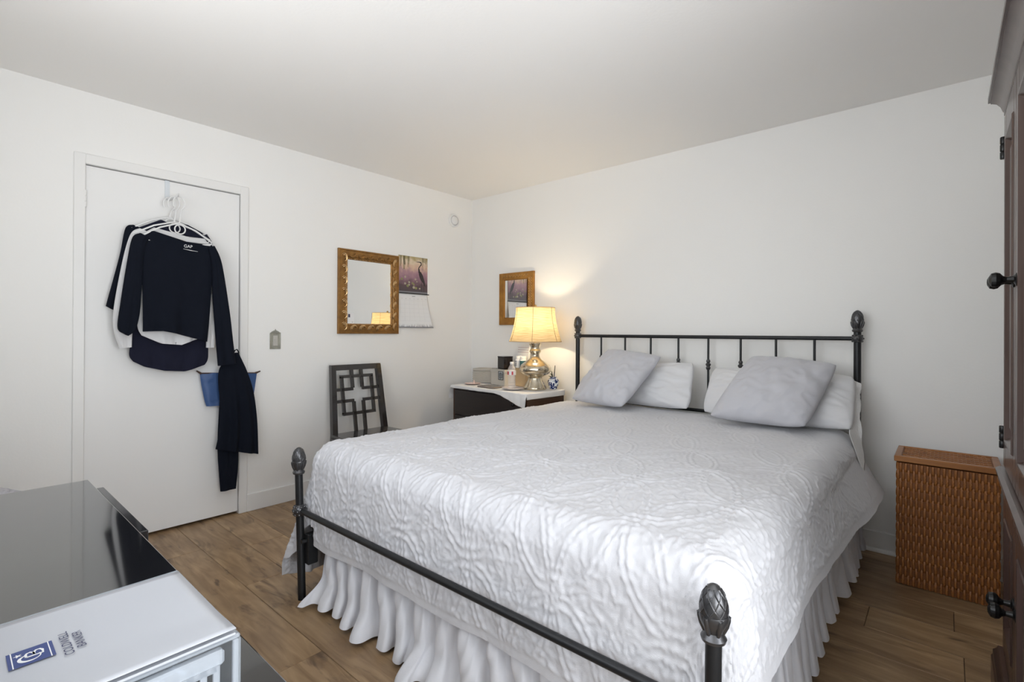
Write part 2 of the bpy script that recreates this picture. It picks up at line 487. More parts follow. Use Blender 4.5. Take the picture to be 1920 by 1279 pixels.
# window in the right wall
wf = MB()
fx0, fx1, fr = RIGHT+.02, RIGHT+.08, .05
wf.box(fx0, fx1, WY0, WY0+fr, WZ0, WZ1).box(fx0, fx1, WY1-fr, WY1, WZ0, WZ1)
wf.box(fx0, fx1, WY0+fr, WY1-fr, WZ0, WZ0+fr).box(fx0, fx1, WY0+fr, WY1-fr, WZ1-fr, WZ1)
ym = (WY0+WY1)/2
wf.box(fx0, fx1, ym-.025, ym+.025, WZ0+fr, WZ1-fr)
win = structure(wf.build('window_1', M_white))
MB().box(RIGHT+.045, RIGHT+.05, WY0+fr, ym-.025, WZ0+fr, WZ1-fr).build('pane', M_pane, win)
MB().box(RIGHT+.045, RIGHT+.05, ym+.025, WY1-fr, WZ0+fr, WZ1-fr).build('pane', M_pane, win)
MB().box(RIGHT-.03, RIGHT+.03, WY0-.03, WY1+.03, WZ0-.025, WZ0, .004).build('window_sill', M_white, win)

wf = MB(); gy0, gy1 = FRONT-.08, FRONT-.02  # added window frame round the front fill light, not a known window
wf.box(VX0, VX0+fr, gy0, gy1, VZ0, VZ1).box(VX1-fr, VX1, gy0, gy1, VZ0, VZ1).box(VX0+fr, VX1-fr, gy0, gy1, VZ0, VZ0+fr).box(VX0+fr, VX1-fr, gy0, gy1, VZ1-fr, VZ1)
xm = (VX0+VX1)/2
wf.box(xm-.025, xm+.025, gy0, gy1, VZ0+fr, VZ1-fr)
win_added = structure(wf.build('window_added', M_white))
MB().box(VX0+fr, xm-.025, FRONT-.05, FRONT-.045, VZ0+fr, VZ1-fr).build('pane', M_pane, win_added)
MB().box(xm+.025, VX1-fr, FRONT-.05, FRONT-.045, VZ0+fr, VZ1-fr).build('pane', M_pane, win_added)
MB().box(VX0-.03, VX1+.03, FRONT-.03, FRONT+.03, VZ0-.025, VZ0, .004).build('window_sill', M_white, win_added)

# ------------------------------------------------------------------ bed frame
HX0, HX1, HY = 1.272, 3.074, -.085
FX0, FX1, FY = 1.268, 3.078, -2.300
bed = thing('iron_bed', (2.17, -1.2, 0), 'dark iron bed frame with pineapple finials and spindle headboard', 'bed')

def finial(x, y, z, post):
    """acorn/pineapple finial whose collar sits at height z"""
    mb = MB().lathe([(.017, 0), (.024, .003), (.026, .010), (.022, .016), (.018, .022), (.020, .028), (.027, .042), (.030, .054), (.029, .060)], (x, y, z), 24)
    o = mb.build('finial_cup', M_castiron, post, smooth=True)
    bud = MB().lathe([(.027, .056), (.028, .066), (.0265, .080), (.023, .095), (.017, .108), (.009, .117), (.001, .120)], (x, y, z), 40,
                     fn=lambda a, t: 1 + .05 * math.cos(8*a + 9*t) * (1-t))
    # leaves curling out of the cup
    for k in range(6):
        a = 2*math.pi*k/6 + .3
        pts = [(x+r*math.cos(a), y+r*math.sin(a), z+h) for r, h in ((.018, .020), (.023, .036), (.0265, .050), (.029, .058), (.031, .055))]
        bud.tube(pts, [.004, .0065, .0065, .005, .003], 8)
    for k in range(8):
        for sg in (1, -1):
            pts = []
            for t in np.linspace(0, 1, 7):
                a = 2*math.pi*k/8 + sg*t*1.3
                zz = .060 + .052*t; rr = np.interp(zz, [.056, .066, .080, .095, .108, .117], [.0275, .0285, .027, .0235, .0175, .0095])
                pts.append((x+rr*math.cos(a), y+rr*math.sin(a), z+zz))
            bud.tube(pts, .0014, 5)
    bud.build('finial_bud', M_castiron, post, smooth=True, angle=60)

def knuckle(x, y, z, r, post, axis):
    mb = MB().lathe([(.0, -r), (r*.5, -r*.86), (r*.86, -r*.5), (r, 0), (r*.86, r*.5), (r*.5, r*.86), (.0, r)], (x, y, z), 20)
    for k in range(8):     # cast flower bosses
        a = 2*math.pi*k/8
        for dz in (-.55, .0, .55):
            rr = math.sqrt(max(0, 1-dz*dz)) * r*.93
            cx_, cy_, cz_ = x+rr*math.cos(a+dz), y+rr*math.sin(a+dz), z+dz*r
            q = r*.20
            mb.lathe([(0, -q), (q*.8, -q*.6), (q, 0), (q*.8, q*.6), (0, q)], (cx_, cy_, cz_), 8)
    mb.build('joint_ball', M_castiron, post, smooth=True)

def post_obj(x, y, ztop, xb=None, yb=None, r=.0165):
    xb = x if xb is None else xb; yb = y if yb is None else yb
    return MB().tube([(xb, yb, 0.0), (x*.5+xb*.5, y*.5+yb*.5, ztop*.5), (x, y, ztop)], r, 20).build('post', M_iron, bed, smooth=True)
for x, r in ((HX0, .0165), (HX1, .0175)):
    p = post_obj(x, HY, 1.19, r=r)
    finial(x, HY, 1.187, p)
    knuckle(x, HY, 1.153, .028, p, 'x')
for x, xb in ((FX0, 1.305), (FX1, 3.074)):
    p = post_obj(x, FY, .545, xb)
    finial(x, FY, .542, p)
    xk = x + (xb-x)*(1-.385/.545)
    knuckle(xk, FY, .385, .030, p, 'x')
MB().tube([(HX0, HY, 1.153), (HX1, HY, 1.153)], .0115, 16).build('head_rail', M_iron, bed, smooth=True)
MB().tube([(HX0, HY, .673), (HX1, HY, .673)], .011, 16).build('lower_head_rail', M_iron, bed, smooth=True)
MB().tube([(1.279, FY, .385), (FX1, FY, .388)], .0125, 16).build('foot_rail', M_iron, bed, smooth=True)
for x in (1.315, 3.055):
    br = MB().box(x-.018, x+.018, FY+.012, FY+.06, .15, .285, .004)
    br.tube([(x, FY+.02, .255), (x, FY-.008, .255)], .009, 8)
    br.build('bracket', M_iron, bed)
    MB().box(x-.02, x+.02, HY, FY+.07, .20, .29, .004).build('side_rail', M_iron, bed)
sp0 = None
for i in range(8):
    x = 1.4815 + .1987*i
    if sp0 is None:
        sp0 = MB().tube([(x, HY, .673), (x, HY, 1.153)], .0068, 12).build('spindle', M_iron, bed, smooth=True)
        MB().lathe([(.007, -.036), (.012, -.030), (.015, -.020), (.010, -.012), (.0165, -.002), (.0165, .004), (.009, .012), (.013, .020), (.012, .028), (.007, .034)], (x, HY, .975), 14).build('spindle_knuckle', M_castiron, sp0, smooth=True)
    else:
        c = copy_tree(sp0, bed); c.location = (x - 1.4815, 0, 0)

mat_ = MB()
nx, ny = 2, 2
mattress = MB().box(1.305, 3.045, -2.20, -.115, .30, .665, .05).build('mattress', M_whitecot, None, smooth=True)
tag(mattress, 'white mattress under the quilted bedspread against the iron headboard', 'mattress')

# ------------------------------------------------------------------ bedspread (quilted, real relief)
XL, XR, YF, ZT, RA = 1.350, 3.005, -2.155, .688, .105
HL, HR, HF = .685, .335, .495                   # hang measured over the edge
YH = -.30
STEP = .0048
us = np.arange(XL-HL, XR+HR, STEP); vs = np.arange(0, (YH-YF)+HF, STEP)    # v from head to foot
Ug, Vg = np.meshgrid(us, vs, indexing='ij')
Y = YH - Vg
du_l = np.clip(XL - Ug, 0, None); du_r = np.clip(Ug - XR, 0, None)
du = du_l + du_r; sx = np.where(du_l > 0, -1.0, 1.0)
dv = np.clip(YF - Y, 0, None)
d = (du**4 + dv**4)**.25
ang = np.arctan2(dv, du + 1e-9)
arc = RA*math.pi/2
th = np.clip(d/RA, 0, math.pi/2)
off = RA*np.sin(th)
fall = np.where(d < arc, RA*(1-np.cos(th)), RA + (d-arc))
hang = np.clip(d-arc, 0, None)
side_w = np.cos(ang)**2; foot_w = np.sin(ang)**2
headness = smooth(-1.6, -.4, Y)
flare = hang*(np.where(sx > 0, .20 + .42*headness, .10)*side_w + .03*foot_w)
per = np.where(du > dv, -Y, Ug + 2.2*(sx < 0))
wave = (np.sin(per*9.5 + 1.1)*.55 + np.sin(per*17.3 + .4)*.3 + np.sin(per*31)*.15)
corner = np.sin(2*ang)**2
amp = smooth(0, .35, hang)*(np.where(sx > 0, .014, .030)*side_w + .010*foot_w)
off = off + flare + wave*amp + corner*hang*.20*(sx < 0)*smooth(1.05, .75, ang) + corner*smooth(.02, .3, hang)*(.012*np.sin(ang*9 + .6)) * (1 - .0*ang)
PX = np.where(sx < 0, np.minimum(Ug, XR), Ug); PX = np.clip(Ug, XL, XR) + sx*off*np.cos(ang)*(d > 0)
PY = np.clip(Y, YF, None) - off*np.sin(ang)*(d > 0)
# soft unevenness of the top, slight dome, sinking to the edges
dome = .010*(vnoise(Ug*2.1+3, Y*2.3+9, 5)-.5) + .012*(vnoise(Ug*5+1, Y*5+2, 6)-.5)
PZ = ZT + dome*smooth(0, .2, 1-d) - fall*1.0
PZ -= .012*smooth(.25, 0, np.minimum(np.minimum(Ug-XL, XR-Ug), Y-YF))
PZ = np.maximum(PZ, .045 + .02*vnoise(per*6, hang*3, 8))
P = np.stack([PX, PY, PZ], -1)
# relief height
a_ = Ug/.335 + Vg/.56 + .33; b_ = -Ug/.335 + Vg/.56 + .12
wob = .010
a_ = a_ + .05*(vnoise(Ug*7, Vg*7, 11)-.5); b_ = b_ + .05*(vnoise(Ug*7+40, Vg*7, 12)-.5)
h = np.zeros_like(Ug)
cord = np.zeros_like(Ug)
for ci in (-1, 0, 1):
    for cj in (-1, 0, 1):
        ca = np.floor(a_) + .5 + ci; cb_ = np.floor(b_) + .5 + cj
        rr = np.hypot(a_-ca, b_-cb_)
        for R_ in (.707, .635):
            cord = np.maximum(cord, np.exp(-((rr-R_)/.021)**2))
# rosettes in the middle of each field and at the nodes
fa = a_-np.floor(a_)-.5; fb = b_-np.floor(b_)-.5
rr = np.hypot(fa, fb); an = np.arctan2(fb, fa)
petal = np.exp(-((rr-.17-.055*np.cos(5*an))/.026)**2) + np.exp(-(rr/.045)**2)
fa2 = a_-np.round(a_); fb2 = b_-np.round(b_); r2n = np.hypot(fa2, fb2)
node = np.exp(-((r2n-.12)/.022)**2) + np.exp(-(r2n/.05)**2)
twist = .75 + .25*np.sin((a_*61 + b_*53))
h += .0058*cord*twist*(.45+.55*smooth(.5, 1.5, Vg)) + .0030*petal*(.4+.6*smooth(.5, 1.5, Vg)) + .0030*node*twist
# puckers between the stitching lines
wx = Ug*62 + 3.0*vnoise(Ug*9, Vg*9, 21); wy = Vg*38 + 3.0*vnoise(Ug*9+7, Vg*9, 22)
p1 = 1-np.abs(2*vnoise(wx+.5*wy, wy-.35*wx, 23)-1)
p2 = 1-np.abs(2*vnoise(wx*1.9, wy*1.7, 24)-1)
p3 = vnoise(Ug*210, Vg*210, 25)
pamp = .40 + .60*smooth(.9, 1.9, Vg + .45*dv + 3*du)
h += (p1-.5)*.0040*pamp*(1-.6*cord) + (p2-.5)*.0024*pamp + (p3-.5)*.0010
# longer tension folds radiating over the edge
fold = (1-np.abs(2*vnoise(Ug*14+Vg*4, Vg*3.5-Ug*1.5, 31)-1))
h += (fold-.5)*.0040*smooth(-.35, .15, dv+du-.25*(d <= 0))
# plain hem band
edge = np.minimum(np.minimum(Ug-us[0], us[-1]-Ug), vs[-1]-Vg)
h = np.where(edge < .030, h*.18 + .0015*np.exp(-((edge-.028)/.003)**2), h)
gu = np.gradient(P, axis=0); gv = np.gradient(P, axis=1)
N = np.cross(gv, gu); N /= (np.linalg.norm(N, axis=-1, keepdims=True) + 1e-9)
P = P + N*h[..., None]
cut = (du_l > .035) & (du_l < .34) & (dv > .42)               # split corner round the left foot post
keep = ~(cut[:-1, :-1] | cut[1:, 1:])
spread = fast_grid_object('bedspread', P, M_quilt, None, keep)
tag(spread, 'white quilted bedspread with raised interlocking ring pattern covering the bed', 'bedspread')

# ------------------------------------------------------------------ bed skirt
skirt = thing('bed_skirt', (2.17, -1.3, 0), 'white gathered linen bed skirt hanging to the floor below the bedspread', 'bed skirt')
def skirt_panel(p0, p1, out, seed, puddle, zhem, n=760, zt=.315):
    p0 = np.array(p0, float); p1 = np.array(p1, float); out = np.array(out, float)
    L = np.linalg.norm(p1-p0)
    s = np.linspace(0, 1, n); t = np.linspace(0, 1, 30)
    S, Tt = np.meshgrid(s, t, indexing='ij')
    x = S*L
    r = np.random.RandomState(seed)
    # irregular pleats: warped phase
    ph = x*2*math.pi*9.0 + 14.0*vnoise(x*2.6, Tt*.9+seed, seed) + 3.2*vnoise(x*8, Tt*1.3, seed+1)
    sq = np.sin(ph); pleat = np.sign(sq)*np.abs(sq)**.85
    small = np.sin(x*2*math.pi*31 + 5*vnoise(x*9, Tt, seed+2))
    a = .010 + .022*Tt**1.2*(.25 + 1.5*vnoise(x*5.2, Tt*.8+.5, seed+3))
    offs = .014 + .030*Tt**1.6 + a*pleat + .0035*small*(1-Tt*.6)
    pud = puddle*smooth(.72, 1, Tt)*vnoise(x*5.5, Tt*0, seed+4)**3
    offs = offs + pud
    lat = -.011*np.sin(2*ph)*Tt**.7 + .05*(vnoise(x*2.4, Tt*1.2, seed+6)-.5)*Tt**2
    zh = zhem*(.3 + 1.2*vnoise(x*4.5, Tt*0, seed+5))
    z = zt + (zh-zt)*Tt
    z = np.maximum(z, .006 + .012*(pleat*.5+.5)*(Tt > .9))
    D = (p1-p0)/L
    P = np.zeros(S.shape + (3,))
    P[..., 0] = p0[0] + D[0]*(x+lat) + out[0]*offs
    P[..., 1] = p0[1] + D[1]*(x+lat) + out[1]*offs
    P[..., 2] = z
    return fast_grid_object('skirt_panel', P, M_linen, skirt)
skirt_panel((1.37, -2.215), (3.05, -2.215), (0, -1), 41, .085, .02)
skirt_panel((3.050, -2.20), (3.050, -.14), (1, 0), 52, .01, .055, zt=.47)

# ------------------------------------------------------------------ pillows
def pillow(name, TL, TR, BR, BL, Tk, m, label, seed, group='pillows on the bed', n=70, sag=.0):
    TL, TR, BR, BL = (np.array(p, float) for p in (TL, TR, BR, BL))
    c = (TL+TR+BR+BL)/4
    s = np.linspace(-1, 1, n); S, Q = np.meshgrid(s, s, indexing='ij')
    # concave outline between pointed corners
    si = S*(1-.055*(1-Q**2)*np.abs(S)**3); qi = Q*(1-.055*(1-S**2)*np.abs(Q)**3)
    rc = 1-.10*(S**2*Q**2)**1.5; si = si*rc; qi = qi*rc
    uu = (si+1)/2; vv = (qi+1)/2
    B = ((1-uu)*(1-vv))[..., None]*BL + (uu*(1-vv))[..., None]*BR + ((1-uu)*vv)[..., None]*TL + (uu*vv)[..., None]*TR
    nrm = np.cross(TR-TL, TL-BL); nrm /= np.linalg.norm(nrm)
    if nrm[1] > 0: nrm = -nrm
    prof = np.clip((1-S**2), 0, 1)**.55*np.clip((1-Q**2), 0, 1)**.55
    prof = prof*(1 - .22*Q - sag*Q)
    wr = (vnoise(S*5+seed, Q*4+S*2, seed)-.5)*.010 + (1-np.abs(2*vnoise(S*3.2+Q*5+seed, Q*2.4-S*4.5, seed+1)-1)-.5)*.008
    crease = (vnoise(np.arctan2(Q, S)*5+seed, np.hypot(S, Q)*1.5, seed+2)-.5)*.020*smooth(.45, .95, np.maximum(abs(S), abs(Q)))
    front = B + nrm*((prof*Tk/2 + (wr+crease)*np.clip(prof*3, 0, 1))[..., None])
    back = B - nrm*((prof*Tk/2*.8)[..., None])
    lift = min(front[..., 2].min(), back[..., 2].min())
    dz = max(0, .694 - lift) if m is not None else 0
    front[..., 2] = np.maximum(front[..., 2], .693 + .0*S); back[..., 2] = np.maximum(back[..., 2], .693)
    mb = MB().grid(front).grid(back[:, ::-1])
    o = mb.build(name, m, None)
    import bmesh
    bm = bmesh.new(); bm.from_mesh(o.data); bmesh.ops.remove_doubles(bm, verts=bm.verts[:], dist=.0004)
    bmesh.ops.recalc_face_normals(bm, faces=bm.faces[:]); bm.to_mesh(o.data); bm.free()
    o.data.polygons.foreach_set('use_smooth', [True]*len(o.data.polygons))
    return tag(o, label, 'pillow', group)
pillow('pillow', (1.415, -.165, .930), (2.245, -.165, 1.005), (2.285, -.36, .70), (1.40, -.30, .70), .17, M_whitecot,
       'white pillow against the headboard behind the left grey pillow', 3)
wr_p = pillow('pillow', (2.315, -.165, .975), (3.10, -.175, .965), (3.125, -.46, .70), (2.32, -.38, .70), .19, M_whitecot,
       'white pillow with lace edging behind the right grey pillow', 9)
pillow('pillow', (1.645, -.275, 1.082), (2.07, -.265, 1.035), (1.965, -.645, .712), (1.49, -.535, .712), .19, M_graycot,
       'smaller tilted light grey pillow on the lamp side of the bed', 15)
pillow('pillow', (2.585, -.285, 1.065), (3.035, -.285, 1.030), (2.94, -.615, .712), (2.435, -.60, .712), .19, M_graycot,
       'larger light grey pillow on the hamper side of the bed', 27)
# lace flange at the open end of the right white pillow, drooping over the mattress edge
S, Q = np.meshgrid(np.linspace(0, 1, 50), np.linspace(0, 1, 14), indexing='ij')
top = np.array([3.062, -.18, .935]); mid = np.array([3.070, -.31, .82]); bot = np.array([3.085, -.455, .695])
base = ((1-S)**2)[..., None]*top + (2*S*(1-S))[..., None]*mid + (S**2)[..., None]*bot
scal = .003*np.abs(np.sin(S*math.pi*16))
wid = .045 + .075*S**2 + scal
L3 = base + Q[..., None]*np.stack([wid*(.85-.35*S), .02*np.sin(S*9)*Q, -wid*(.35+1.25*S)], -1)
L3[..., 0] += .003*np.sin(S*23)*Q
lc = fast_grid_object('lace_edge', L3 - 0, M_lace, wr_p, solid=.002)

# ------------------------------------------------------------------ nightstand
def frame_map(o, rz):
    c, s = math.cos(rz), math.sin(rz)
    return lambda x, y, z: (o[0] + c*x - s*y, o[1] + s*x + c*y, o[2] + z)
NS_O, NS_R, NS_W, NS_D, NS_H = (.262, -.470, 0), math.radians(-4), .868, .425, .724
nsM = Matrix.Translation(NS_O) @ Matrix.Rotation(NS_R, 4, 'Z')
nmap = frame_map(NS_O, NS_R)
ns = thing('nightstand', NS_O, 'black-brown wooden drawer chest in the corner beside the bed', 'nightstand')
MB().box(.018, NS_W-.018, .018, NS_D, .06, NS_H-.022, 0, nsM).build('carcass', M_ns, ns)
MB().box(0, .018, .004, NS_D, 0, NS_H-.022, .001, nsM).build('side_panel', M_nsside, ns)
MB().box(NS_W-.018, NS_W, .004, NS_D, 0, NS_H-.022, .001, nsM).build('side_panel', M_nsside, ns)
MB().box(-.004, NS_W+.004, -.004, NS_D, NS_H-.022, NS_H, .002, nsM).build('top', M_ns, ns)
for i in range(3):
    z1 = NS_H-.034 - i*.215; z0 = z1-.208
    dr = MB().box(.022, NS_W-.022, -.002, .017, z0, z1, .002, nsM).build('drawer', M_ns, ns)
    MB().box(.022, NS_W-.022, .004, .012, z1-.040, z1-.036, 0, nsM).build('groove', M_black, dr)
    kn = MB()
    kn.lathe([(.006, 0), (.006, .012), (.012, .016), (.013, .022), (.008, .026)], (0, 0, 0), 14, axis='y')
    kn.v = [tuple(nsM @ Vector((NS_W-.13+p[0], -.002-p[1], z1-.055+p[2]))) for p in kn.v]
    kn.build('knob', M_bronze, dr, smooth=True)

# linen runner draped over the nightstand
n1, n2 = 150, 90
a0, a1, b0, b1 = -.135, NS_W+.055, -.036, NS_D-.005
A, B = np.meshgrid(np.linspace(a0, a1, n1), np.linspace(b0, b1, n2), indexing='ij')
# the front right corner hangs down as a point
B = B - .085*smooth(.62, .97, (A-a0)/(a1-a0))*smooth(.45, 0, (B-b0)/(b1-b0))*(A < NS_W+.0)*1.0
oa0 = np.clip(-.006-A, 0, None); oa1 = np.clip(A-(NS_W+.006), 0, None); ob = np.clip(-.006-B, 0, None)
rr_ = .008
def hang_(d): return np.where(d < rr_*1.57, rr_*(1-np.cos(np.clip(d/rr_, 0, 1.57))), rr_ + d - rr_*1.57)
def out_(d): return rr_*np.sin(np.clip(d/rr_, 0, 1.57))
dd = np.maximum(np.maximum(oa0, oa1), ob)
wv = .006*np.sin(A*42)+.004*np.sin(A*19+1)
cx_ = np.clip(A, -.006, NS_W+.006) - .022*smooth(0, .09, oa0) - out_(oa0)*(1+.9*smooth(.02, .1, oa0)*.8) + out_(oa1)
cy_ = np.clip(B, -.006, None) - out_(ob) - np.abs(wv)*smooth(.01, .06, ob)
cz_ = NS_H + .0035 + .0015*vnoise(A*20, B*20, 3) - hang_(dd)
c_, s_ = math.cos(NS_R), math.sin(NS_R)
P = np.stack([NS_O[0]+c_*cx_-s_*cy_, NS_O[1]+s_*cx_+c_*cy_, cz_], -1)
run = fast_grid_object('table_runner', P, M_cloth, None, solid=.002)
tag(run, 'white linen cloth with hanging corners covering the nightstand top', 'table cloth')
ZS = NS_H + .007

# ------------------------------------------------------------------ table lamp
LX, LY = 1.000, -.275
lamp = thing('table_lamp', (LX, LY, ZS), 'lit table lamp with mercury glass base and burlap shade', 'lamp')
K = .00419
prof = [(.089, ZS), (.091, ZS+.008), (.090, ZS+.018), (.084, .757), (.074, .776), (.064, .796), (.056, .812), (.054, .822), (.058, .828), (.076, .838), (.104, .853), (.120, .868),
        (.1265, .884), (.125, .902), (.113, .922), (.092, .938), (.070, .952), (.052, .964), (.041, .978), (.035, .992), (.034, 1.006), (.040, 1.018), (.046, 1.026), (.045, 1.034),
        (.038, 1.044), (.036, 1.056), (.041, 1.072), (.048, 1.086), (.049, 1.095), (.030, 1.098)]
pr2 = []
for i in range(len(prof)-1):
    for t in (0, .5):
        pr2.append((prof[i][0]*(1-t)+prof[i+1][0]*t, prof[i][1]*(1-t)+prof[i+1][1]*t))
pr2.append(prof[-1])
MB().lathe(pr2, (LX, LY, 0), 48).build('lamp_base', M_mercury, lamp, smooth=True, angle=70)
st = MB().lathe([(.008, 1.095), (.008, 1.17), (.017, 1.172), (.017, 1.205), (.010, 1.207)], (LX, LY, 0), 14)
st.build('socket', M_finial, lamp, smooth=True)
bl = MB().lathe([(.012, 1.205), (.016, 1.215), (.026, 1.235), (.030, 1.255), (.027, 1.275), (.015, 1.288), (.0, 1.291)], (LX, LY, 0), 20).build('bulb', M_bulb, lamp, smooth=True)
hp = MB()
for sg in (1, -1):
    hp.tube([(LX+sg*.012, LY, 1.172), (LX+sg*.055, LY, 1.21), (LX+sg*.060, LY, 1.28), (LX+sg*.035, LY, 1.35), (LX, LY, 1.366)], .0018, 6)
for k_ in range(3):
    a = 2*math.pi*k_/3 + .4
    hp.tube([(LX, LY, 1.364), (LX+.150*math.cos(a), LY+.150*math.sin(a), 1.364)], .0015, 6)
hp.build('harp', M_finial, lamp)
sz0, sz1 = 1.106, 1.371
def shade_r(t): return .153 + .053*(1-t)**1.8
nsd, nt_ = 72, 16
def shade_pts(rofs): return np.array([[(LX+(shade_r(t)+rofs)*math.cos(2*math.pi*k/nsd), LY+(shade_r(t)+rofs)*math.sin(2*math.pi*k/nsd), sz0+(sz1-sz0)*t) for k in range(nsd)] for t in np.linspace(0, 1, nt_)])
sh = MB().grid(shade_pts(0), closev=True).build('lamp_shade', M_shade, lamp, smooth=True)
for t, r_ in ((0, .206), (1, .152)):
    MB().tube([(LX+shade_r(t)*math.cos(a), LY+shade_r(t)*math.sin(a), sz0+(sz1-sz0)*t) for a in np.linspace(0, 2*math.pi, 48, endpoint=False)], .0028, 6, closed=True).build('shade_rim', M_tan, sh, smooth=True)
for k_ in range(6):
    a = 2*math.pi*k_/6 - 1.02
    MB().tube([(LX+(shade_r(t)+.001)*math.cos(a), LY+(shade_r(t)+.001)*math.sin(a), sz0+(sz1-sz0)*t) for t in np.linspace(0, 1, 10)], .0013, 5).build('seam', M_seam, sh)
MB().lathe([(.004, 1.366), (.004, 1.376), (.009, 1.380), (.010, 1.388), (.005, 1.395)], (LX, LY, 0), 12).build('lamp_finial', M_finial, lamp, smooth=True)
pl = bpy.data.lights.new('lamp_light', 'POINT'); pl.energy = 60; pl.color = (1, .80, .52); pl.shadow_soft_size = .032
po = bpy.data.objects.new('lamp_light', pl); po.location = (0, 0, 1.25-ZS); po.parent = lamp; COL.objects.link(po)
bl.visible_shadow = True

# ------------------------------------------------------------------ things on the nightstand
def lathe_thing(name, prof, x, y, m, n=28): return MB().lathe(prof, (x, y, 0), n).build(name, m, None, smooth=True)
# lidded grey basket: woven bands
bk = thing('lidded_basket', (.350, -.135, ZS), 'small pale grey woven basket with lid near the wall corner', 'basket')
rb = math.radians(14); bM = Matrix.Translation((.350, -.135, ZS)) @ Matrix.Rotation(rb, 4, 'Z')
bw, bdp, bh = .112, .068, .112
def ring_pts(w, d, z, n=28, ph=0, amp=.0):
    out = []
    for k in range(n):
        t = k/n*4; sd = int(t); f = t-sd
        p = [(-w+2*w*f, -d), (w, -d+2*d*f), (w-2*w*f, d), (-w, d-2*d*f)][sd]
        q = 1 + amp*(1 if (k+ph) % 2 else -1)
        out.append(tuple(bM @ Vector((p[0]*q, p[1]*q, z))))
    return out
wv_ = MB()
for i in range(11):
    wv_.tube(ring_pts(bw, bdp, .006+i*.0092, 44, i, .012), .0052, 6, closed=True)
wv_.build('woven_body', M_greybasket, bk, smooth=True, kind='stuff')
MB().box(-bw+.004, bw-.004, -bdp+.004, bdp-.004, .001, .100, 0, bM).build('lining', M_greybasket, bk)
MB().box(-bw-.004, bw+.004, -bdp-.004, bdp+.004, .104, .124, .004, bM).build('lid', M_greybasket, bk)

gb = thing('keepsake_box', (.603, -.205, ZS), 'grey box with a square black lattice emblem on its front', 'box')
gM = Matrix.Translation((.603, -.205, ZS)) @ Matrix.Rotation(math.radians(-14), 4, 'Z')
MB().box(-.105, .105, -.06, .06, 0, .112, .002, gM).build('box_body', M_greybox, gb)
MB().box(-.108, .108, -.063, .063, .108, .136, .002, gM).build('lid', M_greybox, gb)
MB().box(-.100, .100, -.055, .055, .136, .1395, .001, gM).build('lid_top', M_blackface, gb)
em = MB()
ex, ez, es = .052, .085, .036
for (u0, u1, v0, v1) in ((-1, 1, -1, -.86), (-1, 1, .86, 1), (-1, -.86, -1, 1), (.86, 1, -1, 1), (-.62, .62, .36, .5), (-.62, .62, -.5, -.36), (-.62, -.48, .05, .5), (.48, .62, .05, .5), (-.62, -.48, -.5, -.05), (.48, .62, -.5, -.05), (-.07, .07, -.36, .7), (-.62, -.2, -.06, .06), (.2, .62, -.06, .06), (-.3, .3, -.75, -.63)):
    em.box(ex+u0*es, ex+u1*es, -.0655, -.063, ez+v0*es, ez+v1*es, 0, gM)
em.build('emblem', M_lacquer, gb)
MB().box(ex-es, ex+es, -.0645, -.0630, ez-es, ez+es, 0, gM).build('emblem_plate', mat('emblem_plate', (.35, .37, .38), .5), gb)

cn = thing('black_canister', (.612, -.195, ZS+.1395), 'black glossy square candle canister standing on the grey emblem box', 'canister')
cM = Matrix.Translation((.612, -.195, ZS+.1395)) @ Matrix.Rotation(math.radians(-14), 4, 'Z')
MB().box(-.050, .050, -.045, .045, 0, .096, .004, cM).build('canister_body', mat('canister', (.012, .009, .008), .12, var=(9, (.05, .03, .02), .55, .75)), cn)
MB().box(-.0515, .0515, -.0465, .0465, .094, .104, .003, cM).build('rim', M_blackface, cn)

ct = thing('carton', (.790, -.140, ZS), 'tan cardboard carton behind the water bottle and beside the lamp', 'box')
tM = Matrix.Translation((.790, -.140, ZS)) @ Matrix.Rotation(math.radians(-12), 4, 'Z')
MB().box(-.055, .085, -.065, .06, 0, .150, .002, tM).build('carton_body', M_tan, ct)
MB().box(-.075, .075, -.004, .004, .150, .1508, 0, tM).build('tape', M_paper, ct)
for i, (px, py, lab, lm) in enumerate(((.745, -.175, 'small white pill bottle with printed label, next to the black canister', M_paper), (.806, -.190, 'small pill bottle with white cap and dark teal label, nearest the lamp', M_teal))):
    pb = thing('pill_bottle', (px, py, ZS+.151), lab, 'bottle', 'pill bottles on the carton')
    MB().lathe([(.026, 0), (.028, .003), (.028, .066), (.022, .074)], (px, py, ZS+.151), 22).build('bottle_body', M_white, pb, smooth=True)
    MB().lathe([(.0285, .010), (.0285, .062)], (px, py, ZS+.151), 22).build('label_wrap', lm, pb, smooth=True)
    MB().lathe([(.024, .074), (.025, .075), (.025, .096), (.023, .098)], (px, py, ZS+.151), 22).build('cap', M_white, pb, smooth=True)
    if i == 0:
        for q in range(4): MB().box(px-.018+.004*q % .01, px+.004, py-.0300, py-.0292, ZS+.151+.020+.011*q, ZS+.151+.024+.011*q).build('label_print', M_inkdark, pb)
pk = thing('paper_packet', (.722, -.10, ZS+.151), 'white folded paper packet with pinkish lines standing behind the pill bottles', 'paper')
pM = Matrix.Translation((.722, -.10, ZS+.151)) @ Matrix.Rotation(math.radians(-12), 4, 'Z') @ Matrix.Rotation(math.radians(-8), 4, 'X')
MB().box(-.080, .080, -.008, .008, 0, .185, .003, pM).build('packet', M_paper, pk)
pr3 = MB()
for q in range(3): pr3.box(-.075, .070, -.0088, -.0079, .125+.020*q, .128+.020*q, 0, pM)
pr3.build('printed_lines', mat('pink_print', (.45, .30, .33), .6), pk)

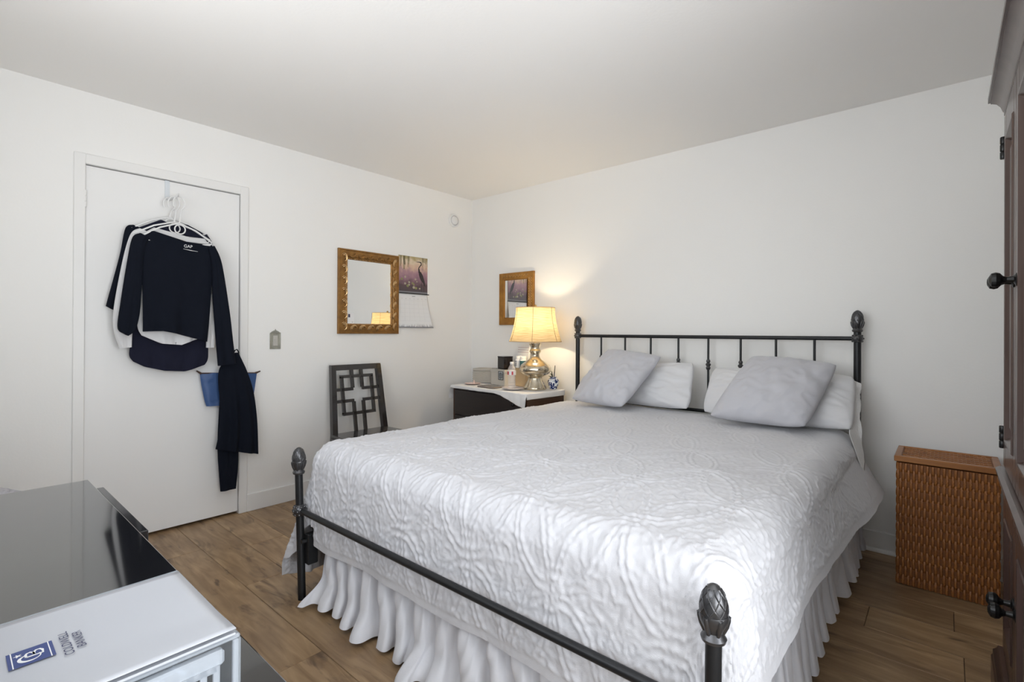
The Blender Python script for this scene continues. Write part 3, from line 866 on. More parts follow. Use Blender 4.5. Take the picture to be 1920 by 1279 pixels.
# water bottle on a saucer
sx_, sy_ = .890, -.420
sau = MB().lathe([(.050, ZS), (.058, ZS+.002), (.078, ZS+.010), (.083, ZS+.016), (.081, ZS+.018), (.070, ZS+.012), (.045, ZS+.008), (.0, ZS+.008)], (0, 0, 0), 36)
sau.v = [(sx_ + p[0]*1.25*.86 + p[1]*.2, sy_ + p[1]*.86 - p[0]*.12, p[2]) for p in sau.v]
tag(sau.build('saucer', M_mauve, None, smooth=True), 'mauve ceramic oval dish under the water bottle', 'dish')
wb = thing('water_bottle', (.885, -.40, ZS+.0085), 'clear plastic water bottle with red and white label', 'bottle')
bx_, by_, bz_ = .882, -.420, ZS+.0085
pb_ = [(.026, 0), (.032, .006), (.032, .020), (.029, .026), (.032, .034), (.029, .042), (.032, .050), (.028, .060), (.031, .068), (.027, .082), (.030, .096), (.033, .104), (.033, .138), (.032, .144), (.026, .162), (.016, .180), (.0125, .186), (.0125, .192)]
MB().lathe(pb_, (bx_, by_, bz_), 28).build('bottle_body', M_bottle, wb, smooth=True)
MB().lathe([(.0335, .106), (.0337, .108), (.0337, .136), (.0335, .138)], (bx_, by_, bz_), 28).build('label_wrap', M_white, wb, smooth=True)
for (a0_, a1_, z0_, z1_) in ((-2.55, -1.55, .108, .134), (-.9, -.5, .108, .134)):
    aa = np.linspace(a0_, a1_, 12)
    lr = MB().grid(np.array([[(bx_+.0342*math.cos(a), by_+.0342*math.sin(a), bz_+z) for z in (z0_, z1_)] for a in aa]))
    lr.build('label_print', M_red, wb)
MB().lathe([(.0135, .188), (.0145, .190), (.0145, .205), (.013, .207)], (bx_, by_, bz_), 20).build('cap', M_white, wb, smooth=True)

# pink ring dish
rd = thing('ring_dish', (.372, -.345, ZS), 'small pink ceramic trinket dish with a cone in its centre', 'dish')
MB().lathe([(.04, ZS), (.062, ZS+.004), (.072, ZS+.009), (.070, ZS+.011), (.05, ZS+.006), (.0, ZS+.006)], (.372, -.345, 0), 32).build('dish', M_pink, rd, smooth=True)
MB().lathe([(.014, ZS+.006), (.010, ZS+.016), (.006, ZS+.026), (.003, ZS+.034), (.0, ZS+.036)], (.380, -.335, 0), 14).build('ring_cone', M_pink, rd, smooth=True)

# tablet lying flat
tb = thing('tablet', (.655, -.415, ZS), 'taupe tablet in a slim cover lying flat on the runner', 'tablet')
bT = Matrix.Translation((.648, -.408, ZS)) @ Matrix.Rotation(math.radians(-6), 4, 'Z')
MB().box(-.098, .098, -.066, .066, 0, .010, .003, bT).build('cover', M_tablet, tb)
MB().box(-.092, .092, -.060, .060, .010, .0112, 0, bT).build('screen', mat('tablet_glass', (.10, .085, .08), .08), tb)

# blue and white jar with pens and stems
JX, JY = 1.085, -.150
jr = thing('ginger_jar', (JX, JY, ZS), 'tiny blue and white porcelain jar holding stems and pens', 'jar')
def porcelain():
    m = bpy.data.materials.new('blue_white_porcelain'); m.use_nodes = True
    nt = m.node_tree; b = nt.nodes['Principled BSDF']; b.inputs['Roughness'].default_value = .15
    tc = nt.nodes.new('ShaderNodeTexCoord'); n = nt.nodes.new('ShaderNodeTexNoise'); n.inputs['Scale'].default_value = 42; n.inputs['Detail'].default_value = 2; n.inputs['Distortion'].default_value = 1.5
    r = nt.nodes.new('ShaderNodeValToRGB'); r.color_ramp.interpolation = 'CONSTANT'
    r.color_ramp.elements[0].color = (.80, .82, .86, 1); r.color_ramp.elements[1].position = .49; r.color_ramp.elements[1].color = (.012, .025, .13, 1)
    nt.links.new(tc.outputs['Object'], n.inputs[0]); nt.links.new(n.outputs[0], r.inputs[0]); nt.links.new(r.outputs[0], b.inputs['Base Color'])
    return m
MB().lathe([(.028, 0), (.030, .004), (.031, .016), (.040, .030), (.045, .048), (.044, .064), (.036, .080), (.026, .086), (.025, .092), (.028, .096), (.023, .096), (.020, .086), (.0, .080)], (JX, JY, ZS), 28).build('jar_body', porcelain(), jr, smooth=True)
for (dx, dy, h_, m_, r_) in ((.010, .004, .185, M_blackface, .0035), (-.006, -.008, .130, M_blackface, .004), (.016, -.010, .125, M_inkdark, .0035), (-.014, .006, .145, M_green, .0022)):
    pts = [(JX+dx*.3, JY+dy*.3, ZS+.083), (JX+dx*.9, JY+dy*.9, ZS+.5*(.083+h_)), (JX+dx*(1.3 if m_ is not M_green else 2.2), JY+dy*1.3, ZS+h_)]
    MB().tube(pts, [r_, r_, r_*.7], 8).build('pen' if m_ is not M_green else 'stem', m_, jr, smooth=True)
lf = MB()
for (dx, dz, tx_) in ((-.030, .118, -.5), (-.022, .136, .3), (-.036, .098, -.8)):
    lf.tube([(JX-.010, JY, ZS+.095), (JX+dx*.7, JY, ZS+dz*.98), (JX+dx+tx_*.012, JY-.004, ZS+dz)], [.001, .004, .001], 6)
lf.build('leaf', M_green, jr, smooth=True)

# ------------------------------------------------------------------ framed mirrors
def frame_sweep(a0, a1, b0, b1, prof, mp):
    """prof: [(inset, height)]; rectangle a0..a1 x b0..b1 mitred"""
    mb = MB(); rows = []
    for (i, h) in prof:
        rows.append([mp(a0+i, b0+i, h), mp(a1-i, b0+i, h), mp(a1-i, b1-i, h), mp(a0+i, b1-i, h)])
    return mb.grid(np.array(rows), closev=True)
mapL = lambda a, b, h: (h, a, b)          # left wall: a=y b=z
mapB = lambda a, b, h: (a, -h, b)         # back wall: a=x b=z
A0, A1, B0, B1, FWd = -1.401, -.857, 1.160, 1.803, .078
wm = thing('wall_mirror', (0, (A0+A1)/2, B0), 'large rectangular mirror in a carved antique gold frame on the door wall', 'mirror')
frame_sweep(A0, A1, B0, B1, [(0, .001), (0, .020), (.004, .025), (.011, .025), (.013, .021), (.020, .023), (.040, .026), (.055, .024), (.060, .020), (.063, .022), (.068, .022), (.071, .017), (FWd, .013), (FWd, .001)], mapL).build('frame', M_gold, wm, smooth=True, angle=30)
MB().box(.002, .0125, A0+FWd-.004, A1-FWd+.004, B0+FWd-.004, B1-FWd+.004).build('mirror_pane', M_mirror, wm)
def scroll(ca, cb, size, rot, flip=1):
    """C-scroll with curled leaf"""
    mb = MB()
    for (r0, tw, w0) in ((1.0, 0, .24), (.52, .5, .17)):
        pts = []; rad = []
        for t in np.linspace(0, 1, 13):
            a = -1.9 + 3.9*t + tw; rr = size*r0*(1-.35*t)
            x_, y_ = rr*math.cos(a)*.72, rr*math.sin(a)*1.05
            xr = x_*math.cos(rot)-y_*math.sin(rot); yr = x_*math.sin(rot)+y_*math.cos(rot)
            pts.append(mapL(ca+flip*xr, cb+yr,   .0275+.005*math.sin(math.pi*t))); rad.append(size*w0*(.35+.65*math.sin(math.pi*min(1, t*1.05))))
        mb.tube(pts, rad, 8)
    return mb
fr_ = .040
for i in range(7):
    b = B0+.062+i*(B1-B0-.124)/6
    scroll(A0+fr_, b, .032, .35).build('carved_scroll', M_goldhi, wm, smooth=True)
    scroll(A1-fr_, b, .032, .35, -1).build('carved_scroll', M_goldhi, wm, smooth=True)
for i in range(5):
    a = A0+.118+i*(A1-A0-.236)/4
    scroll(a, B0+fr_, .032, 1.9).build('carved_scroll', M_goldhi, wm, smooth=True)
    scroll(a, B1-fr_, .028, -1.2).build('carved_scroll', M_gold, wm, smooth=True)
bead = MB()
ia0, ia1, ib0, ib1 = A0+FWd-.006, A1-FWd+.006, B0+FWd-.006, B1-FWd+.006
def beads(n, f):
    for i in range(n):
        a, b = f((i+.5)/n)
        bead.lathe([(0, -.0038), (.0032, -.002), (.0038, 0), (.0032, .002), (0, .0038)], mapL(a, b, .0185), 6, axis='x')
beads(40, lambda t: (ia0, ib0+(ib1-ib0)*t)); beads(40, lambda t: (ia1, ib0+(ib1-ib0)*t))
beads(30, lambda t: (ia0+(ia1-ia0)*t, ib0)); beads(30, lambda t: (ia0+(ia1-ia0)*t, ib1))
bead.build('bead_edging', M_goldhi, wm, smooth=True, kind='stuff')
cdm = thing('business_card', (.0135, -1.293, 1.239), 'small white card with dark square tucked in the mirror frame corner', 'card')
MB().box(.0128, .0136, -1.322, -1.268, 1.238, 1.322).build('card_sheet', M_paper, cdm)
MB().box(.0136, .0139, -1.316, -1.300, 1.285, 1.310).build('printed_square', M_inkdark, cdm)
MB().box(.0136, .0139, -1.285, -1.276, 1.246, 1.252).build('printed_mark', M_inkgrey, cdm)

C0, C1, D0, D1, FW2 = .376, .775, 1.243, 1.706, .066
sm = thing('small_mirror', ((C0+C1)/2, 0, D0), 'small mirror in an amber gilt frame above the nightstand, partly behind the lamp shade', 'mirror')
frame_sweep(C0, C1, D0, D1, [(0, .001), (0, .018), (.004, .022), (.030, .026), (.052, .022), (.058, .024), (FW2, .012), (FW2, .001)], mapB).build('frame', M_amber, sm, smooth=True, angle=30)
MB().box(C0+FW2-.004, C1-FW2+.004, -.012, -.002, D0+FW2-.004, D1-FW2+.004).build('mirror_pane', M_mirror, sm)
orn = MB()
for i in range(16):
    t = i/15
    for sg in (1, -1):
        pts = []
        for q in np.linspace(0, 1, 6):
            a = C1-.033 + sg*.012*math.sin(q*math.pi) ; b = D1-.05-t*.34-q*.020
            pts.append(mapB(a, b, .025))
        orn.tube(pts, [.001, .0025, .003, .003, .0025, .001], 6)
for i in range(10):
    a = C0+.06+i*.030
    orn.tube([mapB(a+.012*q, D1-.033+.010*math.sin(q*3.1), .025) for q in np.linspace(-1, 1, 6)], [.001, .003, .003, .003, .003, .001], 6)
orn.build('carved_vine', M_goldhi, sm, smooth=True, kind='stuff')

# ------------------------------------------------------------------ calendar
ca = thing('wall_calendar', (0, -.695, 1.51), 'wall calendar with a heron photograph hanging beside the gold mirror', 'calendar')
ya, yb, zt_, zm_, zb_ = -.852, -.546, 1.818, 1.506, 1.212
def dusk():
    m = bpy.data.materials.new('dusk_print'); m.use_nodes = True
    nt = m.node_tree; b = nt.nodes['Principled BSDF']; b.inputs['Roughness'].default_value = .5; L = nt.links.new
    g = nt.nodes.new('ShaderNodeTexCoord'); sp = nt.nodes.new('ShaderNodeSeparateXYZ'); L(g.outputs['Generated'], sp.inputs[0])
    n = nt.nodes.new('ShaderNodeTexNoise'); n.inputs['Scale'].default_value = 7; L(g.outputs['Generated'], n.inputs[0])
    ad = nt.nodes.new('ShaderNodeMath'); ad.operation = 'MULTIPLY_ADD'; ad.inputs[1].default_value = .35; ad.inputs[2].default_value = -.17
    L(n.outputs[0], ad.inputs[0])
    a2 = nt.nodes.new('ShaderNodeMath'); a2.operation = 'ADD'; L(sp.outputs[2], a2.inputs[0]); L(ad.outputs[0], a2.inputs[1])
    r = nt.nodes.new('ShaderNodeValToRGB'); L(a2.outputs[0], r.inputs[0])
    e = r.color_ramp.elements
    e[0].position = 0; e[0].color = (.07, .06, .07, 1); e[1].position = 1; e[1].color = (.42, .34, .16, 1)
    for p, c in ((.22, (.10, .06, .07)), (.42, (.30, .17, .22)), (.58, (.42, .25, .28)), (.72, (.66, .46, .34)), (.86, (.72, .60, .45))):
        q = e.new(p); q.color = (*c, 1)
    L(r.outputs[0], b.inputs['Base Color']); return m
pic = MB().box(.003, .006, ya, yb, zm_, zt_).build('picture_page', dusk(), ca)
def flat(name, m, polys, h=.0064, parent=None):
    mb = MB()
    for p in polys: mb.prism([(ya+u*(yb-ya), zm_+v*(zt_-zm_)) for u, v in p], .006, h, mapL)
    return mb.build(name, m, parent or ca)
M_heron = mat('heron_print', (.035, .025, .028), .5)
heron = [[(.70, .60), (.76, .61), (.84, .50), (.90, .34), (.93, .18), (.89, .22), (.84, .30), (.77, .36), (.72, .44), (.69, .53)],
         [(.68, .56), (.735, .60), (.715, .68), (.70, .70), (.665, .68)],
         [(.665, .68), (.70, .70), (.745, .76), (.785, .79), (.79, .84), (.765, .835), (.73, .78), (.68, .73)],
         [(.765, .835), (.79, .84), (.775, .875), (.73, .885), (.72, .86)],
         [(.72, .86), (.73, .885), (.66, .880), (.56, .868), (.66, .862)],
         [(.79, .34), (.80, .34), (.795, .06), (.785, .06)], [(.86, .30), (.87, .30), (.875, .06), (.865, .06)]]
flat('heron', M_heron, heron, .0066, pic)
wl = []
rg = np.random.RandomState(2)
for i in range(26):
    u = rg.rand()*.38 if i < 17 else .72+rg.rand()*.27; ln = .12+.32*rg.rand()*(1 if i < 17 else .8)
    wl.append([(u, 1), (u+.010, 1), (u+.012+.01*rg.randn(), 1-ln), (u+.004, 1-ln)])
M_wil = mat('willow_print', (.16, .13, .05), .6)
for w_i in wl: flat('willow_strand', M_wil, [w_i], .0063, pic)
for i in range(13):
    u, v, r_ = .08+.66*rg.rand(), .10+.36*rg.rand(), .018+.028*rg.rand()
    MB().prism([(ya+(u+r_*math.cos(a))*(yb-ya), zm_+(v+.85*r_*math.sin(a))*(zt_-zm_)) for a in np.linspace(0, 2*math.pi, 12, endpoint=False)], .006, .0062, mapL).build('lily', mat('lily_print', (.42, .36, .28), .6) if i % 3 else mat('lily_print2', (.24, .25, .10), .6), pic)
flat('reed_band', mat('reed_print', (.20, .20, .22), .6), [[(0, 0), (1, 0), (1, .05), (0, .045)]], .0062, pic)
MB().tube([mapL(ya, zm_-.002, .009), mapL(yb+.012, zm_-.004, .011)], .004, 8).build('binding_wire', M_bronze, ca)
# lower page, curling away from the wall to the right
S, Q = np.meshgrid(np.linspace(0, 1, 24), np.linspace(0, 1, 20), indexing='ij')
yy = ya + (yb-ya)*S + .006*(1-Q)*S**2 + .022*(1-Q)**1.5*S**2
zz = zb_ + (zm_-.004-zb_)*Q
xx = .004 + .05*(1-Q)**1.4*S**1.5 + .006*(1-Q)
pg = fast_grid_object('month_page', np.stack([xx, yy, zz], -1), M_paper, ca, solid=.0012)
def page_pt(s, q):
    return (.0049+.05*(1-q)**1.4*s**1.5+.006*(1-q)+.0004, ya+(yb-ya)*s+.006*(1-q)*s*s+.022*(1-q)**1.5*s*s, zb_+(zm_-.004-zb_)*q)
gl = MB()
for i in range(7):
    s = .06+.148*i if i < 7 else 1
    gl.tube([page_pt(min(s, .97), q) for q in np.linspace(.20, .80, 6)], .00035, 4)
for i in range(6):
    q = .20+.12*i
    gl.tube([page_pt(s, q) for s in np.linspace(.05, .96, 8)], .00035, 4)
gl.build('date_grid', mat('grid_ink', (.62, .62, .64), .7), pg)
mt = MB()
mt.tube([page_pt(s, .92) for s in np.linspace(.46, .56, 4)], .003, 4)
for i in range(7): mt.tube([page_pt(.10+.135*i, .85), page_pt(.13+.135*i, .85)], .0014, 4)
mt.build('month_heading', M_inkgrey, pg)
gs = MB()
for i in range(60):
    s = .02+.96*i/59; hh = .02+.10*rg.rand()
    gs.tube([page_pt(s, .005), page_pt(min(.99, s+.01*rg.randn()), .005+hh)], [.0022, .0004], 4)
gs.tube([page_pt(s, .012) for s in np.linspace(.01, .99, 12)], .0035, 5)
gs.build('printed_reeds', mat('reed_ink', (.22, .22, .24), .7), pg, kind='stuff')

# ------------------------------------------------------------------ switch plate, smoke alarm
sw = thing('switch_plate', (0, -1.856, 1.055), 'ornate pewter light switch plate beside the door casing', 'switch plate')
MB().prism([(-1.892, 1.056), (-1.820, 1.056), (-1.820, 1.160), (-1.832, 1.174), (-1.846, 1.181), (-1.852, 1.184), (-1.855, 1.193), (-1.858, 1.184), (-1.866, 1.181), (-1.880, 1.174), (-1.892, 1.160)], 0, .005, mapL).build('plate', M_pewter, sw)
frame_sweep(-1.892, -1.820, 1.056, 1.168, [(0, .005), (.002, .0075), (.006, .0075), (.009, .005)], mapL).build('raised_border', M_pewter, sw)
MB().box(.005, .007, -1.871, -1.841, 1.078, 1.148, .001).build('switch_insert', M_greyplastic, sw)
MB().box(.007, .016, -1.861, -1.851, 1.104, 1.124, .002).build('toggle', M_greyplastic, sw)
sm_ = thing('smoke_alarm', (0, -.240, 2.205), 'round white smoke alarm high on the wall near the corner', 'smoke alarm')
MB().lathe([(.060, 0), (.060, .010), (.058, .016), (.046, .020), (.043, .016), (.041, .016), (.039, .021), (.030, .027), (.0, .029)], (0, -.240, 2.205), 36, axis='x').build('alarm_body', M_white, sm_, smooth=True)
MB().lathe([(.0465, .0165), (.0465, .0195), (.0415, .0195), (.0415, .0165)], (0, -.240, 2.205), 36, axis='x').build('vent_ring', M_inkgrey, sm_, smooth=True)

# ------------------------------------------------------------------ chair against the left wall
ch = thing('side_chair', (.30, -1.30, 0), 'black lacquered chair with geometric lattice back against the wall', 'chair')
SZ = .445
def backmap(a, b):            # a: y, b: height -> reclined back plane
    return .155 - (b-SZ)*.16
yc0, yc1, zb1 = -1.545, -1.085, .925
def bar(y0, z0, y1, z1, w, dpt=.020, m=M_chair, name='lattice_bar'):
    """flat bar in the back plane from (y0,z0) to (y1,z1)"""
    d_ = Vector((0, y1-y0, z1-z0)); ln = d_.length; d_.normalize(); nn = Vector((0, -d_.z, d_.y))*w/2
    mb = MB(); c0 = Vector((0, y0, z0)); c1 = Vector((0, y1, z1))
    vs = []
    for c in (c0-nn, c1-nn, c1+nn, c0+nn):
        vs += [(backmap(c.y, c.z)-dpt/2, c.y, c.z), (backmap(c.y, c.z)+dpt/2, c.y, c.z)]
    mb.add(vs, [(0,2,4,6), (1,7,5,3), (0,1,3,2), (2,3,5,4), (4,5,7,6), (6,7,1,0)])
    return mb.build(name, m, ch)
def stile(y_top, y_seat, name='stile'):
    pts = []
    mb = MB()
    rows = []
    for (yy_, xx_, z_, w_) in ((y_top, backmap(0, zb1), zb1, .036), ((y_top+y_seat)/2, backmap(0, .68), .68, .038), (y_seat, backmap(0, SZ), SZ, .040), (y_seat, .14, .30, .038), (y_seat-.0, .085, 0, .030)):
        rows.append([(xx_-.018, yy_-w_/2, z_), (xx_+.018, yy_-w_/2, z_), (xx_+.018, yy_+w_/2, z_), (xx_-.018, yy_+w_/2, z_)])
    mb.grid(np.array(rows), closev=True); mb.f += [(0,1,2,3), (16,19,18,17)]
    return mb.build(name, M_chair, ch)
stile(-1.478, -1.505); stile(-1.100, -1.085)
bar(-1.496, .912, -1.082, .912, .040, .030, name='crest_rail')
LY0, LY1 = -1.468, -1.112          # inside of the stiles
cy0 = (LY0+LY1)/2
W_ = .022
sq_o, sq_z0, sq_z1 = .125, .575, .845      # big square
g1, g2 = cy0-.040, cy0+.040
zc = (sq_z0+sq_z1)/2; zg1, zg2 = zc-.042, zc+.042
bar(cy0-sq_o, sq_z0, cy0-sq_o, sq_z1, W_); bar(cy0+sq_o, sq_z0, cy0+sq_o, sq_z1, W_)
bar(cy0-sq_o-W_/2, sq_z1, cy0+sq_o+W_/2, sq_z1, W_); bar(cy0-sq_o-W_/2, sq_z0, cy0+sq_o+W_/2, sq_z0, W_)
for s_ in (-1, 1):
    g = cy0+s_*.040
    bar(g, sq_z1-.085, g, .905, W_)                     # short uprights to the crest
    bar(g, SZ, g, sq_z0+.085, W_)                       # long slats to the seat
    e_ = LY0 if s_ < 0 else LY1
    bar(e_-.005*s_*-1, zg2, g, zg2, W_); bar(e_-.005*s_*-1, zg1, g, zg1, W_)
# seat: slightly trapezoid
st_ = MB().prism([(.150, -1.525), (.150, -1.080), (.590, -1.045), (.590, -1.560)], SZ-.022, SZ, lambda a, b, h: (a, b, h))
st_.build('seat', M_chair, ch)
ap = MB()
ap.box(.16, .57, -1.535, -1.515, SZ-.085, SZ-.022).box(.16, .57, -1.085, -1.065, SZ-.085, SZ-.022).box(.55, .57, -1.535, -1.065, SZ-.085, SZ-.022).box(.15, .17, -1.52, -1.08, SZ-.085, SZ-.022)
ap.build('apron', M_chair, ch)
for y_ in (-1.535, -1.070):
    MB().box(.545, .580, y_-.0175, y_+.0175, 0, SZ-.022, .003).build('front_leg', M_chair, ch)

# ------------------------------------------------------------------ wicker hamper
hx0, hx1, hy0, hy1, hh_ = 3.262, 3.612, -.370, -.100, .575
hp_ = thing('wicker_hamper', ((hx0+hx1)/2, (hy0+hy1)/2, 0), 'tall honey coloured woven wicker laundry hamper with wooden lid', 'hamper')
MB().box(hx0+.008, hx1-.008, hy0+.008, hy1-.008, .004, hh_-.005).build('inner_shell', M_wickershade, hp_)
rows_ = 14; rh = hh_/rows_
hw = MB()
for i in range(rows_):
    z = (i+.5)*rh
    hw.box(hx0+.002, hx1-.002, hy0+.002, hy1-.002, z-rh*.40, z+rh*.40, .003)
hw.build('weaver_band', M_wickershade, hp_, kind='stuff')
def strand_mesh(ph, seed):
    r = np.random.RandomState(seed)
    w_ = .0047
    zz_ = np.linspace(.004, hh_-.004, rows_*10)
    # over two rows, under one
    t = zz_/rh
    o_ = .0040*np.sign(np.sin(math.pi*t+ph))*np.abs(np.sin(math.pi*t+ph))**.38
    mb = MB(); rows = []
    for z, oo in zip(zz_, o_):
        jx = .0006*r.randn()
        rows.append([(-w_+jx, -oo+.0026, z), (-w_*.6+jx, -oo, z), (w_*.6+jx, -oo, z), (w_+jx, -oo+.0026, z), (w_*.6, -oo+.0034, z), (-w_*.6, -oo+.0034, z)])
    mb.grid(np.array(rows), closev=True)
    return mb
sm0 = [strand_mesh(0, 1).build('strand', M_wicker, hp_, smooth=True, angle=35), strand_mesh(math.pi, 2).build('strand', M_wicker, hp_, smooth=True, angle=35)]
ho = ORI[hp_.name]
for o in sm0: o.data.transform(Matrix.Translation(ho))
placed = [False, False]
def put_strand(i, x, y, rz):
    k_ = i % 2
    if not placed[k_]: o = sm0[k_]; placed[k_] = True
    else:
        o = bpy.data.objects.new('strand', sm0[k_].data); COL.objects.link(o); o.parent = hp_
    o.location = (x-ho.x, y-ho.y, 0-ho.z); o.rotation_euler = (0, 0, rz)
nF = 36
for i in range(nF): put_strand(i, hx0+(i+.5)*(hx1-hx0)/nF, hy0, 0)
nS = 27
for i in range(nS): put_strand(i, hx0, hy1-(i+.5)*(hy1-hy0)/nS, -math.pi/2)
for i in range(nS): put_strand(i, hx1, hy0+(i+.5)*(hy1-hy0)/nS, math.pi/2)
lid = thing('dummy', (0, 0, 0), None, None); bpy.data.objects.remove(lid)
lz0, lz1 = hh_+.003, hh_+.029
lo_ = .010
lw = MB()
lw.box(hx0-lo_+.012, hx1+lo_-.012, hy0-lo_+.030, hy1+lo_-.012, lz0, lz1-.007)
lidp = lw.build('lid', M_wickershade, hp_)
MB().box(hx0-lo_+.0, hx1+lo_, hy0-lo_, hy0-lo_+.026, lz0, lz1, .003).build('lid_rail', M_lidwood, lidp)
MB().box(hx0-lo_, hx1+lo_, hy1+lo_-.018, hy1+lo_, lz0, lz1, .003).build('lid_rail', M_lidwood, lidp)
for x_ in (hx0-lo_, hx1+lo_-.026): MB().box(x_, x_+.026, hy0-lo_+.026, hy1+lo_-.018, lz0, lz1-.0005, .003).build('lid_rail', M_lidwood, lidp)
wl_ = MB()
nx_, ny_ = 22, 11
for i in range(nx_):
    for j in range(ny_):
        if (i+j) % 2: continue
        x0_ = hx0+.020+i*(hx1-hx0-.040)/nx_; y0_ = hy0+.018+j*(hy1-hy0-.028)/ny_
        wl_.box(x0_-.001, x0_+.0152, y0_+.002, y0_+.0225, lz1-.008, lz1-.0035, .0015)
wl_.build('lid_weave', M_wicker, lidp, kind='stuff')

# ------------------------------------------------------------------ armoire
AX, AY0, AY1 = 3.583, -2.085, -1.060
ar = thing('armoire', (3.88, (AY0+AY1)/2, 0), 'tall dark brown wooden armoire with crown moulding at the right', 'armoire')
MB().box(AX+.022, RIGHT-.015, AY0, AY1, .10, 1.90).build('carcass', M_armoire, ar)
def molding(prof, name, m=M_armoire):
    """prof [(overhang, z)] swept round the far end, the front and the near end"""
    rows = []
    for (o_, z) in prof:
        rows.append([(RIGHT-.012, AY1+o_, z), (AX-o_, AY1+o_, z), (AX-o_, AY0-o_, z), (RIGHT-.012, AY0-o_, z)])
    mb = MB().grid(np.array(rows))
    n = len(prof)
    mb.f.append(tuple(i*4 for i in range(n))); mb.f.append(tuple(i*4+3 for i in range(n)))
    mb.f.append((0, 1, 2, 3)); mb.f.append(tuple((n-1)*4+k_ for k_ in range(4)))
    return mb.build(name, m, ar, smooth=True, angle=25)
molding([(.0, 1.895), (.004, 1.897), (.004, 1.908), (.007, 1.912), (.012, 1.930), (.021, 1.945), (.031, 1.953), (.034, 1.954), (.035, 1.959), (.041, 1.960), (.041, 1.978), (.036, 1.985), (.036, 1.992), (.0, 1.995)], 'crown_moulding')
molding([(.0, .690), (.012, .694), (.016, .704), (.010, .716), (.020, .722), (.022, .736), (.012, .744), (.0, .746)], 'waist_moulding')
molding([(.0, 0), (.030, .0), (.030, .105), (.026, .112), (.026, .128), (.018, .138), (.014, .150), (.0, .152)], 'plinth')
def panel_door(y0, y1, z0, z1, hinge_far, zk, hinges=True):
    d_ = MB().box(AX+.012, AX+.022, y0+.002, y1-.002, z0, z1).build('door', M_armoire, ar)
    sw_ = .072
    for (a, b) in ((y0+.002, y0+sw_), (y1-sw_, y1-.002)):
        MB().box(AX-.004, AX+.016, a, b, z0, z1, .003).build('door_stile', M_armoire, d_)
    for (a, b) in ((z0, z0+.085), (z1-.085, z1)):
        MB().box(AX-.004, AX+.016, y0+sw_, y1-sw_, a, b, .003).build('door_rail', M_armoire, d_)
    # bead moulding inside the frame and raised field
    i0, i1, k0, k1 = y0+sw_, y1-sw_, z0+.085, z1-.085
    mpA = lambda a, b, h: (AX-h, a, b)
    frame_sweep(i0, i1, k0, k1, [(0, -.012), (0, .005), (.004, .008), (.009, .007), (.013, .001), (.018, -.004), (.024, -.010)], mpA).build('panel_bead', M_armoire, d_, smooth=True, angle=25)
    frame_sweep(i0+.03, i1-.03, k0+.03, k1-.03, [(0, -.011), (.010, -.006), (.026, -.001), (.030, -.001), ((i1-i0-.06)/2-.001, -.001)], mpA).build('raised_panel', M_armoire, d_)
    yk = y0+.036 if hinge_far else y1-.036
    MB().lathe([(.017, 0), (.017, .003), (.009, .007), (.007, .020), (.010, .027), (.018, .033), (.0205, .041), (.018, .050), (.008, .055), (.0, .056)], (0, 0, 0), 20, axis='x').build('tmp', M_bronze)
    t_ = bpy.data.objects['tmp']; t_.name = 'knob'; t_.data.name = 'knob'
    t_.data.transform(Matrix.Translation(Vector((AX-.004, yk, zk))-ORI[ar.name]) @ Matrix.Rotation(math.pi, 4, 'Z')); t_.parent = d_
    if hinges:
        yh = y1 if hinge_far else y0
        for zz in (z0+.09, z1-.10):
            hb = MB()
            for q in range(3): hb.lathe([(.0065, 0), (.008, .002), (.008, .022), (.0065, .024)], (AX-.006, yh+(.004 if hinge_far else -.004), zz-.036+.0245*q), 12)
            hb.build('hinge', M_bronze, d_, smooth=True)
ymid = -1.4455
panel_door(ymid, AY1-.004, .752, 1.890, True, 1.325)
panel_door(AY0+.004+.254, ymid-.001, .752, 1.890, False, 1.325)
panel_door(ymid, AY1-.004, .158, .684, True, .435, False)
panel_door(AY0+.004+.254, ymid-.001, .158, .684, False, .435, False)
MB().box(AX, AX+.03, AY0, AY0+.254, .152, 1.893, .003).build('face_frame', M_armoire, ar)

